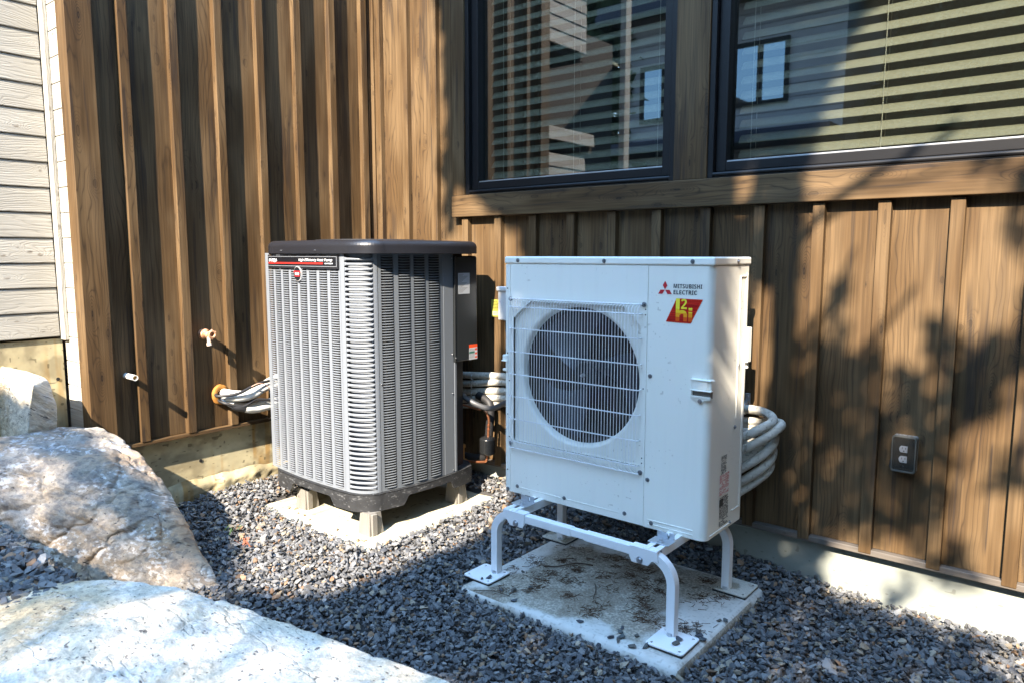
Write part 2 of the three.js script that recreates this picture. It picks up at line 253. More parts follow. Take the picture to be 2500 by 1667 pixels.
// window wall (faces +z)
const XB = []; for (let k = -3; k <= 15; k++) XB.push(0.812 + 0.2369 * k);
for (let i = 0; i < XB.length - 1; i++) {
  const a = i === 0 ? 0.0 : XB[i], b = XB[i + 1]; if (b > 4.8) break;
  const ht = b < 0.83 ? HT2 : 1.62; const g = wavyPanel(b - a - 0.002, ht - 0.252, 0.012, 20 + i); g.translate((a + b) / 2, (ht + 0.252) / 2, -0.006);
  part(house, 'siding_panel', uvm(g, 'y', 0.8, 1.6), WOOD);
}
part(house, 'siding_panel', uvm(wavyPanel(XB[0], HT2 - 0.252, 0.012, 51).translate(XB[0] / 2, (HT2 + 0.252) / 2, -0.0068), 'y', 0.8, 1.6), WOOD);
for (const x of XB) if (x < 4.7) part(house, 'batten', uvm(B(x - 0.023, x + 0.023, 0.234, x < 0.78 ? HT2 : 1.602, -0.004, 0.031, 0.003), 'y', 0.8, 1.6), WOOD);
part(house, 'sill_trim', uvm(B(0.729, 4.6, 1.605, 1.723, -0.004, 0.05, 0.004), 'x', 0.8, 1.6), WOOD);
part(house, 'jamb_trim', uvm(B(0.736, 0.824, 1.7235, 3.1, -0.004, 0.047, 0.003), 'y', 0.8, 1.6), WOOD);
part(house, 'mullion_trim', uvm(B(2.082, 2.238, 1.7235, 3.1, -0.004, 0.044, 0.003), 'y', 0.8, 1.6), WOOD);
part(house, 'jamb_trim', uvm(B(3.49, 3.6, 1.7235, 3.1, -0.004, 0.047, 0.003), 'y', 0.8, 1.6), WOOD);
part(house, 'head_trim', uvm(B(0.736, 3.6, 3.101, 3.25, -0.004, 0.05, 0.003), 'x', 0.8, 1.6), WOOD);
part(house, 'siding_panel', uvm(B(0.8, 4.7, 3.255, HT2, -0.011, 0.001), 'y', 0.8, 1.6), WOOD);
part(house, 'flashing', uvm(B(0.0, 4.8, 0.226, 0.25, -0.05, 0.028, 0.003), 'x', 0.5, 0.9), mat([0.26, 0.24, 0.24], 0.7, 0, { map: cedarMap }));
part(house, 'foundation_wall', uvm(B(-0.1, 4.8, -0.3, 0.226, -0.2, -0.02), 'y', 1.5, 0.7), CONC);
function windowAt(x0, x1, y0, y1) {
  const w = sub(house, 'window'), f = 0.026, s = 0.046;
  part(w, 'frame', merge([B(x0, x0 + f, y0, y1, -0.08, 0.036, 0.003), B(x1 - f, x1, y0, y1, -0.08, 0.036, 0.003), B(x0 + f, x1 - f, y0, y0 + f * 0.55, -0.08, 0.03, 0.003), B(x0 + f, x1 - f, y1 - f, y1, -0.08, 0.036, 0.003), cyl([x0 + 0.004, y0 + 0.016, 0.027], [x1 - 0.004, y0 + 0.016, 0.027], 0.0095, 0.0095, 14)]), FRAME);
  const a = x0 + f + 0.001, b = x1 - f - 0.001, c = y0 + f + 0.002, d = y1 - f - 0.002;
  part(w, 'sash', merge([B(a, a + s, c, d, -0.05, 0.012, 0.003), B(b - s, b, c, d, -0.05, 0.012, 0.003), B(a + s - 0.001, b - s + 0.001, c, c + s * 0.86, -0.05, 0.0115, 0.003), B(a + s, b - s, d - s, d, -0.05, 0.012, 0.003)]), FRAME);
  part(w, 'glazing_bead', B(a + s, b - s, c + s * 0.86, c + s * 0.86 + 0.006, -0.026, 0.004, 0.001), mat([0.45, 0.45, 0.45], 0.35, 0.6));
  part(w, 'insect_screen', new THREE.PlaneGeometry(b - a - s * 2 + 0.01, d - c - s * 2 + 0.03).translate((a + b) / 2, (c + d) / 2, -0.044), SCREEN);
  part(w, 'pane', new THREE.PlaneGeometry(b - a - s * 2 + 0.01, d - c - s * 2 + 0.03).translate((a + b) / 2, (c + d) / 2, -0.03), PANE);
}
windowAt(0.824, 2.082, 1.7235, 3.03); windowAt(2.238, 3.49, 1.7235, 3.03);
// the recess closes on the right, outside the frame, with the same siding
part(house, 'return_wall', uvm(B(4.95, 5.2, 0.0, 6.8, -0.012, 3.6), 'y', 0.8, 1.6), WOOD);
for (let z = 0.2; z < 3.5; z += 0.2369) part(house, 'batten', uvm(B(4.92, 4.952, 0.25, 6.8, z - 0.022, z + 0.022, 0.003), 'y', 0.8, 1.6), WOOD);
// blinds
const slatTex = dataTex(256, 128, (u, v) => { const w = n2(u * 128, v * 24, 128, 24, 901), q = 0.75 + 0.35 * w; const a = Math.sin((u * 64 + v * 8) * Math.PI * 2) * 0.08; return [0.34 * (q + a), 0.33 * (q + a), 0.245 * (q + a)]; });
const SLAT = mat([1, 1, 1], 0.65, 0, { map: slatTex }), CORD = mat([0.7, 0.68, 0.55], 0.8);
function blind(x0, x1, label, cords) {
  const o = thing('window_blind', label, 'blind', [x0, 1.78, -0.095], 'slatted blinds behind the window glass'), L = x1 - x0;
  part(o, 'bottom_rail', B(0, L, -0.004, 0.014, -0.022, 0.022, 0.004), SLAT);
  for (let y = 0.036; y < 1.2; y += 0.0614) {
    const g = new THREE.BoxGeometry(L, 0.0028, 0.05, 1, 1, 6), P = g.attributes.position; for (let i = 0; i < P.count; i++) P.setY(i, P.getY(i) - 0.004 * Math.pow(P.getZ(i) / 0.025, 2));
    g.computeVertexNormals(); g.rotateX(0.9 + 0.03 * (R0() - 0.5)).rotateZ(0.003 * (R0() - 0.5)).translate(L / 2, y + 0.02, 0);
    part(o, 'slat', uvm(g, 'x', 0.1, 0.2), SLAT);
  }
  for (const c of cords) part(o, 'cord', merge([cyl([c, 0, 0.028], [c, 1.2, 0.028], 0.0012, 0.0012, 6), cyl([c, 0, -0.028], [c, 1.2, -0.028], 0.0012, 0.0012, 6)]), CORD);
}
blind(0.912, 2.03, 'slatted blind in the left window, mostly shaded behind reflections of the house corner', [0.1, 0.56, 1.03]);
blind(2.325, 3.44, 'cream slatted blind in the right window with sun falling on its slats', [0.06, 0.57, 1.06]);

// ------------------------------------------------------------------ grey wing at far left
const wing = thing('house_wing', 'weathered grey horizontal-plank wing of the house at far left edge', 'house wing', [-0.2, 0, 1.72]);
const YB = []; for (let k = 0; k < 28; k++) YB.push(1.013 + 0.1145 * k);
part(wing, 'wall_core', merge([B(-2.5, -0.03, 1.02, 4.3, 0.02, 0.28), B(-2.5, -0.03, 1.02, 2.2, 0.28, 0.9), B(-2.5, -0.03, 3.13, 4.3, 0.28, 0.9), B(-2.5, -0.5, 2.2, 3.13, 0.28, 0.9), B(-2.5, -2.2, 0, 4.5, 0.9, 4.9), B(-2.5, -0.03, 2.33, 2.45, 0.3, 1.05)]), mat([0.03, 0.024, 0.019], 0.9));
function plank(L, h, d) { const g = new RoundedBoxGeometry(L, h, d, 2, 0.004); return g; }
YB.forEach((y, i) => {
  const gap = y > 2.17 && y < 3.1, L = gap ? (y > 2.3 && y < 2.42 ? 1.05 : 0.28) : 0.9;
  const g = plank(0.02, 0.1145 - 0.003, L - 0.02).rotateZ(0.05).translate(-0.012, y + 0.0572, L / 2 + 0.012);
  part(wing, 'plank', uvm(g, 'z', 0.7, 1.4), CEDAR);
  const g2 = plank(0.2, 0.1145 - 0.002, 0.02).translate(0.095, y + 0.0572, -0.008); part(wing, 'plank', uvm(g2, 'x', 0.7, 1.4), CEDAR);
});
for (let k = 1; k < 8; k++) part(wing, 'plank', uvm(plank(0.2, 0.1125, 0.02).translate(0.095, 1.013 - 0.1145 * k + 0.0572, -0.008), 'x', 0.7, 1.4), CEDAR);
part(wing, 'corner_trim', uvm(B(0.0, 0.05, 1.0, 4.3, 0.003, 0.021, 0.002), 'y', 0.7, 1.4), CEDAR);
part(wing, 'foundation_wall', uvm(B(-0.3, -0.012, -0.2, 1.004, 0.012, 0.9), 'y', 1.0, 0.9), CONCD);
part(wing, 'tie_hole', cyl([-0.013, 0.814, 0.042], [-0.009, 0.814, 0.042], 0.008, 0.008, 14), BLACK);
part(wing, 'porch_post', uvm(B(0.0, 0.06, 0, 4.3, 1.48, 1.58, 0.004), 'y', 0.7, 1.4), CEDAR);
part(wing, 'backing', B(0.0, 0.15, 0.2, 1.0, -0.14, -0.025), CONCD);

// ------------------------------------------------------------------ pads
function padGeo(x0, x1, z0, z1, y0, y1, r) {
  const g = new RoundedBoxGeometry(x1 - x0, y1 - y0, z1 - z0, 5, r); const t = new THREE.BoxGeometry(1, 1, 1); t.dispose();
  return uvm(g, 'z', 1.05, 1.05, 0.13, 0.5);
}
{
  const p = single('concrete_pad', padGeo(-0.495, 0.495, -0.39, 0.39, -0.06, 0.06, 0.028), PAD, 'worn speckled concrete pad under the white heat pump stand', 'concrete pad'); p.position.set(2.125, -0.01, 0.575);
  const q = single('concrete_pad', padGeo(-0.45, 0.45, -0.455, 0.455, -0.06, 0.06, 0.03), mat([1.0, 0.98, 0.94], 0.92, 0, { map: concMap, bumpMap: padBump, bumpScale: 0.001 }), 'sunlit pale concrete pad half buried in gravel under the grey heat pump', 'concrete pad'); q.position.set(0.70, 0.04, 0.575);
}

// ------------------------------------------------------------------ grey heat pump (louvred cube)
{
  const ox = 0.67, oz = 0.54, o = thing('heat_pump', 'dark-topped grey louvred heat pump cube in the sunny house corner', 'heat pump', [ox, 0.1, oz]);
  const y0 = 0.188, y1 = 1.305;                             // body, relative to the pad
  const bow = (x) => 0.414 - 0.19 * x * x;                  // front face z at x
  const RX = 0.395, CX = 0.215, CZ = 0.308, RA = 0.141, RB = 0.097, fx = (z) => 0.398 - 0.4 * (z + 0.02) * (z + 0.02);   // bowed right face, corner centre and radii
  // legs
  for (const [x, z] of [[0.335, 0.36], [-0.2, 0.335], [0.335, -0.22], [-0.22, -0.22]]) {
    const g = new THREE.BoxGeometry(0.085, 0.104, 0.085), P = g.attributes.position; for (let i = 0; i < P.count; i++) if (P.getY(i) > 0) { P.setX(i, P.getX(i) * 0.78); P.setZ(i, P.getZ(i) * 0.78); }
    part(o, 'riser_foot', uvm(merge([g.translate(x, 0.052, z), B(x + 0.03, x + 0.05, 0, 0.103, z + 0.0, z + 0.03, 0.003)]), 'y', 0.7, 1.4), mat([0.42, 0.43, 0.46], 0.8, 0, { map: cedarMap }));
  }
  // outline of the body in plan, from front left round the near corner to the back of the right side
  const plan = (off) => {
    const p = []; for (let i = 0; i <= 24; i++) { const x = mix(-0.41 + 0.1, CX, i / 24); p.push([x, bow(x) + off]); }
    for (let i = 1; i <= 14; i++) { const a = Math.PI / 2 * (1 - i / 14); p.push([CX + (RA + off) * Math.cos(a), CZ + (RB + off) * Math.sin(a)]); }
    for (let i = 1; i <= 12; i++) { const z = mix(CZ, -0.14, i / 12); p.push([fx(z) + off, z]); } return p;
  };
  const closed = (off) => { const p = plan(off), q = []; for (let i = 0; i <= 8; i++) { const a = Math.PI / 2 * i / 8; q.push([-0.41 + 0.1 - (0.1 + off) * Math.sin(a), 0.295 + (0.1 - 0.0) * Math.cos(a) + off * Math.cos(a)]); } q.reverse(); const back = [[fx(-0.22) + off, -0.22], [fx(-0.29) + off, -0.29], [RX - 0.09, -0.335 - off], [-0.33, -0.335 - off], [-0.41 - off, -0.26]]; return [...q, ...p, ...back]; };
  const strip = (pts, ya, yb, loop = false) => { const P = [], n = pts.length; for (let i = 0; i < n - (loop ? 0 : 1); i++) { const a = pts[i], b = pts[(i + 1) % n], A = ya(a, i), A2 = ya(b, i + 1), C = yb(a, i), C2 = yb(b, i + 1); P.push(a[0], A, a[1], b[0], A2, b[1], b[0], C2, b[1], a[0], A, a[1], b[0], C2, b[1], a[0], C, a[1]); } const g = new THREE.BufferGeometry(); g.setAttribute('position', new THREE.Float32BufferAttribute(P, 3)); g.computeVertexNormals(); return g; };
  const smooth = (g) => { const q = g.clone(); q.deleteAttribute('uv'); q.deleteAttribute('normal'); const m = mergeVertices(q, 1e-5); m.computeVertexNormals(); return flat(m); };
  const plate = (pts, y, th) => new THREE.ExtrudeGeometry(new THREE.Shape(pts.map((p) => new THREE.Vector2(p[0], -p[1]))), { depth: th, bevelEnabled: false }).rotateX(-Math.PI / 2).translate(0, y, 0);
  // base pan with arched bottom edge
  const pan = closed(0.014), pin = closed(0.004);
  const dip = (p) => { const d = Math.min(Math.hypot(p[0] - 0.33, p[1] - 0.38), Math.hypot(p[0] + 0.41, p[1] - 0.39), Math.hypot(p[0] - 0.36, p[1] + 0.32), Math.hypot(p[0] + 0.41, p[1] + 0.33)); return 0.149 - 0.046 * sm(0.225, 0.185, d); };
  const dens = (p) => { const r = []; for (let i = 0; i < p.length; i++) { const a = p[i], b = p[(i + 1) % p.length], n = Math.max(1, Math.ceil(Math.hypot(a[0] - b[0], a[1] - b[1]) / 0.008)); for (let k = 0; k < n; k++) r.push([mix(a[0], b[0], k / n), mix(a[1], b[1], k / n)]); } return r; };
  const pd = dens(pan), pi = dens(pin);
  const rim = plate(pan, y0 - 0.008, 0.006), lip = smooth(merge([strip(pd, dip, () => y0 - 0.002, true)]));
  part(o, 'base_pan', uvm(merge([lip, strip(pi.slice().reverse(), dip, () => y0 - 0.01, true), rim, plate(closed(0.0), 0.151, 0.004), (() => { const P = []; const n = Math.min(pd.length, pi.length); for (let i = 0; i < pd.length; i++) { const a = pd[i], b = pd[(i + 1) % pd.length], f = (q) => [q[0] * 0.976, q[1] * 0.976], c = f(a), d = f(b), ya = dip(a), yb = dip(b); P.push(a[0], ya, a[1], c[0], ya, c[1], d[0], yb, d[1], a[0], ya, a[1], d[0], yb, d[1], b[0], yb, b[1]); } const g = new THREE.BufferGeometry(); g.setAttribute('position', new THREE.Float32BufferAttribute(P, 3)); g.computeVertexNormals(); return g; })()]), 'y', 0.4, 0.4), mat([1, 1, 1], 0.6, 0, { map: rubMap, bumpMap: rubBump, bumpScale: 0.0005 }));
  // coil behind the louvres
  part(o, 'coil', strip(closed(-0.045), () => y0, () => y1, true), mat([0.012, 0.012, 0.013], 0.7));
  // louvred front
  const front = sub(o, 'louver_panel'), pitch = 0.0113;
  const strips = [], fin = (xa, xb, zf, y, dirx) => {        // one pressed louvre: a bowed strip leaning out at its foot
    const P = [], N = 6, prof = [[0, 0.0048], [0.24, 0.0056], [0.46, 0.0004]];
    for (let i = 0; i < N; i++) for (let k = 0; k < 2; k++) { const q = (s, e) => { const x = mix(xa, xb, s), b = Math.min(1, 5.5 * s * (1 - s) + 0.12), t = (s - 0.5) * 2; const yy = y + prof[e][0] * pitch - 0.0022 * t * t * t * t * (e < 2 ? -1 : 0.2); const [X, Z] = zf(x, prof[e][1] * b); return [X, yy, Z]; };
      const a = q(i / N, k), b = q((i + 1) / N, k), c = q((i + 1) / N, k + 1), d = q(i / N, k + 1); P.push(...a, ...b, ...c, ...a, ...c, ...d); }
    const g = new THREE.BufferGeometry(); g.setAttribute('position', new THREE.Float32BufferAttribute(P, 3)); g.computeVertexNormals(); return g;
  };
  const faceF = (x, out) => [x, bow(x) + out], faceR = (z, out) => [fx(-z) + out, -z];
  const colsF = []; for (let i = 0; i < 8; i++) colsF.push([0.201 - 0.078 * (7 - i) - 0.057, 0.201 - 0.078 * (7 - i)]);
  const ribs = []; const rib = (xa, xb) => { const n = Math.max(1, Math.round((xb - xa) / 0.02)), pts = []; for (let i = 0; i <= n; i++) { const x = mix(xa, xb, i / n); pts.push([x, bow(x)]); } ribs.push(strip(pts, () => y0, () => y1), strip(pts.map((p) => [p[0], p[1] - 0.006]).reverse(), () => y0, () => y1)); };
  rib(-0.425, colsF[0][0]); for (let i = 0; i < 7; i++) rib(colsF[i][1], colsF[i + 1][0]); rib(colsF[7][1], 0.212);
  for (const [a, b] of colsF) for (const [ya, yb] of [[y0, y0 + 0.012], [y1 - 0.008, y1]]) { const pts = [[a, bow(a)], [b, bow(b)]]; ribs.push(strip(pts, () => ya, () => yb)); }
  part(front, 'panel_frame', merge(ribs), GREYP);
  for (const [a, b] of colsF) { const L = []; for (let y = y0 + 0.012; y < y1 - 0.012; y += pitch) L.push(fin(a, b, faceF, y)); part(front, 'louver_column', merge(L), GREYP); }
  // left rounded corner with a row of slots
  { const pts = []; for (let i = 0; i <= 6; i++) { const a = Math.PI / 2 * i / 6; pts.push([-0.425 - 0.035 * Math.sin(a), bow(-0.425) - 0.035 + 0.035 * Math.cos(a)]); } pts.reverse();
    const S = [strip(pts.slice(0, 2), () => y0, () => y1), strip(pts.slice(4), () => y0, () => y1)]; for (let y = y0 + 0.01; y < y1 - 0.02; y += 0.0226) S.push(strip(pts.slice(1, 5), () => y, () => y + 0.0135)); S.push(strip([[-0.46, -0.28], [-0.46, 0.31]], () => y0, () => y1)); part(o, 'corner_post', merge(S), GREYP); }
  // near rounded corner grille
  const cg = sub(o, 'corner_grille'), A = (t, off = 0) => { const a = Math.PI / 2 * (1 - t); return [CX + (RA + off) * Math.cos(a), CZ + (RB + off) * Math.sin(a)]; };
  const arc = (t0, t1, n, off) => { const p = []; for (let i = 0; i <= n; i++) p.push(A(mix(t0, t1, i / n), off)); return p; };
  part(cg, 'grille_frame', merge([smooth(strip(arc(-0.01, 0.12, 3), () => y0, () => y1)), smooth(strip(arc(0.86, 1.0, 3), () => y0, () => y1)), smooth(strip(arc(0, 1, 12), () => y0, () => y0 + 0.014)), smooth(strip(arc(0, 1, 12), () => y1 - 0.003, () => y1)), strip(arc(0.0, 1, 12, -0.03).reverse(), () => y0, () => y1)]), GREYP);
  const barG = (() => { const S = [], prof = [[0, -0.004], [0.001, 0.0005], [0.0045, 0.004], [0.0085, 0.0035], [0.0118, -0.0005], [0.0125, -0.004]]; for (let k = 0; k < prof.length - 1; k++) { const P = [], n = 12; for (let i = 0; i < n; i++) { const q = (s, e) => { const f = Math.min(1, s * 14, (1 - s) * 14), [x, z] = A(mix(0.115, 0.865, s), prof[e][1] * f + (f - 1) * 0.002); return [x, prof[e][0] + (1 - f) * (e < 3 ? -0.003 : 0.003), z]; }; const a = q(i / n, k), b = q((i + 1) / n, k), c = q((i + 1) / n, k + 1), d = q(i / n, k + 1); P.push(...a, ...b, ...c, ...a, ...c, ...d); } const g = new THREE.BufferGeometry(); g.setAttribute('position', new THREE.Float32BufferAttribute(P, 3)); S.push(g); } S.forEach((g) => g.computeVertexNormals()); return smooth(merge(S)); })();
  for (let y = y0 + 0.0205; y < y1 - 0.012; y += 0.0231) { const b = part(cg, 'grille_bar', barG, GREYP); b.position.y = y; }
  // right side louvres
  const right = sub(o, 'louver_panel'), colsR = [[0.290, 0.226], [0.201, 0.133], [0.115, 0.044], [0.024, -0.051]], rr = [];
  const ribR = (za, zb) => { const n = Math.max(1, Math.round((za - zb) / 0.02)), p = []; for (let i = 0; i <= n; i++) { const z = mix(za, zb, i / n); p.push([fx(z), z]); } rr.push(strip(p, () => y0, () => y1), strip(p.map((q) => [q[0] - 0.006, q[1]]).reverse(), () => y0, () => y1)); };
  ribR(0.305, colsR[0][0]); for (let i = 0; i < 3; i++) ribR(colsR[i][1], colsR[i + 1][0]); ribR(colsR[3][1], -0.074); for (const [a, b] of colsR) for (const [ya, yb] of [[y0, y0 + 0.012], [y1 - 0.01, y1]]) rr.push(strip([[fx(a), a], [fx(b), b]], () => ya, () => yb));
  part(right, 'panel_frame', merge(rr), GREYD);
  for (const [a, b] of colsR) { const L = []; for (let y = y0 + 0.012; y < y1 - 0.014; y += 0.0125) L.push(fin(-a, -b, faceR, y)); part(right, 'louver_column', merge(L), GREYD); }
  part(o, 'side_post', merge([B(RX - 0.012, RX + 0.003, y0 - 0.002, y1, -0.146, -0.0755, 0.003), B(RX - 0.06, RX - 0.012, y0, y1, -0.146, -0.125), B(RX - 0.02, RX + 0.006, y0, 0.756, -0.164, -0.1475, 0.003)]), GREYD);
  part(o, 'service_box', merge([B(RX - 0.12, RX + 0.009, 0.757, 1.292, -0.322, -0.1475, 0.012, 3), B(RX - 0.001, RX + 0.0115, 0.757, 1.292, -0.157, -0.1475, 0.003)]), mat([0.016, 0.018, 0.019], 0.3), 'dark electrical box at the back corner');
  // top cover
  const cs = new THREE.Shape(closed(0.012).map((p) => new THREE.Vector2(p[0], -p[1])));
  const cov = new THREE.ExtrudeGeometry(cs, { depth: 0.022, bevelEnabled: true, bevelSize: 0.03, bevelThickness: 0.033, bevelOffset: -0.03, bevelSegments: 6 }).rotateX(-Math.PI / 2).translate(0, y1 - 0.001 + 0.000, 0);
  { const P = cov.attributes.position; for (let i = 0; i < P.count; i++) if (P.getY(i) < y1) { P.setY(i, y1 - 0.001); } }
  const cov2 = merge([smooth(strip(dens(closed(0.016)), () => y1 - 0.002, () => y1 + 0.026, true)), new THREE.ExtrudeGeometry(new THREE.Shape(closed(0.016).map((p) => new THREE.Vector2(p[0], -p[1]))), { depth: 0.004, bevelEnabled: true, bevelSize: 0.032, bevelThickness: 0.03, bevelOffset: -0.032, bevelSegments: 8 }).rotateX(-Math.PI / 2).translate(0, y1 + 0.026, 0)]);
  part(o, 'top_cover', cov2.scale(1.07, 1, 1.0).translate(0.016, 0, 0), DARKPL); cov.dispose();
  part(o, 'fan_grille', (() => { const g = []; for (let r = 0.08; r < 0.29; r += 0.025) g.push(new THREE.TorusGeometry(r, 0.003, 5, 40).rotateX(Math.PI / 2).translate(-0.02, y1 + 0.064, 0.02)); return merge(g); })(), BLACK);
  // name strip and oval badge
  const plateTex = canvasTex(1024, 128, (g, w, h) => {
    g.fillStyle = '#6d7176'; g.fillRect(0, 0, w, h); g.fillStyle = '#101116'; g.fillRect(2, 7, w - 9, h - 15); g.fillStyle = '#c22a24'; g.fillRect(6, 78, 850, 18);
    g.fillStyle = '#eceef0'; g.font = 'bold 50px sans-serif'; g.save(); g.translate(14, 68); g.transform(1.0, 0, -0.12, 1, 0, 0); g.fillText('ULTRA', 0, 0); g.restore(); g.font = 'bold 16px sans-serif'; g.fillText('SERIES', 96, 76);
    g.font = 'italic 44px sans-serif'; g.fillText('High Efficiency Heat Pump', 520, 60, 450); g.font = 'bold 20px sans-serif'; g.fillText('\u25CF', 980, 60); g.fillText('\u24C7 Gold Shield', 866, 94, 110);
  });
  const bent = (x0, x1, ya, yb, off) => { const g = new THREE.PlaneGeometry(x1 - x0, yb - ya, 16, 1).translate((x0 + x1) / 2, (ya + yb) / 2, 0), P = g.attributes.position; for (let i = 0; i < P.count; i++) P.setZ(i, bow(P.getX(i)) + off); g.computeVertexNormals(); return g; };
  const np = sub(o, 'name_strip'); part(np, 'backing', merge([B(-0.385, 0.209, 1.231, 1.292, 0.386, 0.3955, 0.003), (() => { const pts = []; for (let i = 0; i <= 16; i++) { const x = mix(-0.385, 0.209, i / 16); pts.push([x, bow(x) + 0.009]); } return merge([strip(pts, () => 1.231, () => 1.292), strip(pts.map((p) => [p[0], p[1] - 0.009]).reverse(), () => 1.231, () => 1.292), strip([[0.209, bow(0.209) + 0.009], [0.209, bow(0.209) - 0.004]], () => 1.231, () => 1.292)]); })()]), DARKPL);
  part(np, 'lettering', bent(-0.38, 0.204, 1.241, 1.289, 0.0105), print(plateTex, 0.35));
  const badge = sub(o, 'badge'); const ov = (rx, ry, off, th) => { const s = new THREE.Shape(); s.absellipse(-0.092, 1.206, rx, ry, 0, Math.PI * 2); return new THREE.ExtrudeGeometry(s, { depth: th, bevelEnabled: true, bevelSize: 0.002, bevelThickness: 0.002, bevelSegments: 2, curveSegments: 32 }).translate(0, 0, 0.41 + off); };
  part(badge, 'rim', ov(0.030, 0.035, 0.006, 0.006), mat([0.75, 0.75, 0.76], 0.25, 0.7));
  const bt = canvasTex(256, 256, (g) => { g.clearRect(0, 0, 256, 256); g.beginPath(); g.ellipse(128, 128, 126, 126, 0, 0, 7); g.clip(); g.fillStyle = '#17181d'; g.fillRect(0, 0, 256, 256); g.fillStyle = '#c8252b'; g.fillRect(0, 78, 256, 26); g.fillRect(40, 152, 176, 26); g.fillStyle = '#15161a'; g.fillRect(20, 104, 216, 48); g.fillStyle = '#e8eaec'; g.font = 'bold 58px sans-serif'; g.textAlign = 'center'; g.fillText('RUUD', 128, 150, 190); });
  part(badge, 'lettering', new THREE.PlaneGeometry(0.055, 0.065).translate(-0.092, 1.206, 0.4262), print(bt, 0.35));
  // stickers on the service box
  const stA = canvasTex(128, 220, (g) => { g.fillStyle = '#8d9093'; g.fillRect(0, 0, 128, 220); g.fillStyle = '#555'; for (let y = 12; y < 208; y += 11) g.fillRect(8, y, 30 + ((y * 37) % 70), 4); });
  const stB = canvasTex(128, 180, (g) => { g.fillStyle = '#a3a6a8'; g.fillRect(0, 0, 128, 180); g.fillStyle = '#c8451f'; g.fillRect(0, 0, 128, 40); g.fillStyle = '#555'; for (let y = 52; y < 170; y += 10) g.fillRect(8, y, 80, 4); g.fillStyle = '#2c5c50'; g.fillRect(4, 86, 82, 22); g.fillStyle = '#b43a22'; g.fillRect(92, 50, 32, 26); g.fillRect(92, 100, 32, 26); g.fillRect(92, 146, 32, 22); });
  const sticker = (za, zb, ya, yb, t) => new THREE.PlaneGeometry(Math.abs(za - zb), yb - ya).rotateY(Math.PI / 2).translate(RX + 0.0125 + t, (ya + yb) / 2, (za + zb) / 2 - oz);
  part(o, 'rating_label', sticker(0.366, 0.28, 1.10, 1.206, -0.0022), print(stA)); part(o, 'warning_label', sticker(0.288, 0.224, 0.760, 0.838, -0.0022), print(stB));
  const scr = (p, n, r = 0.004) => part(o, 'screw', cyl(p, [p[0] + n[0] * 0.004, p[1] + n[1] * 0.004, p[2] + n[2] * 0.004], r, r * 0.8, 8), SCREW);
  for (const x of [-0.23, 0.06]) scr([x, y1 + 0.012, bow(x) + 0.016], [0, 0, 1]); scr([...[A(0.45, 0.016)[0]], y1 + 0.012, A(0.45, 0.016)[1]], [0.7, 0, 0.7]);
  for (const z of [0.2, -0.04, -0.24]) scr([RX + 0.016, y1 + 0.012, z], [1, 0, 0]); for (const y of [0.2, 0.6, 0.8, 1.28]) scr([RX + 0.003, y, -0.135], [1, 0, 0]); scr([RX + 0.0115, 0.78, -0.152], [1, 0, 0]); scr([fx(0.297), 0.7, 0.297], [1, 0, 0]);
  shadow(o);
}

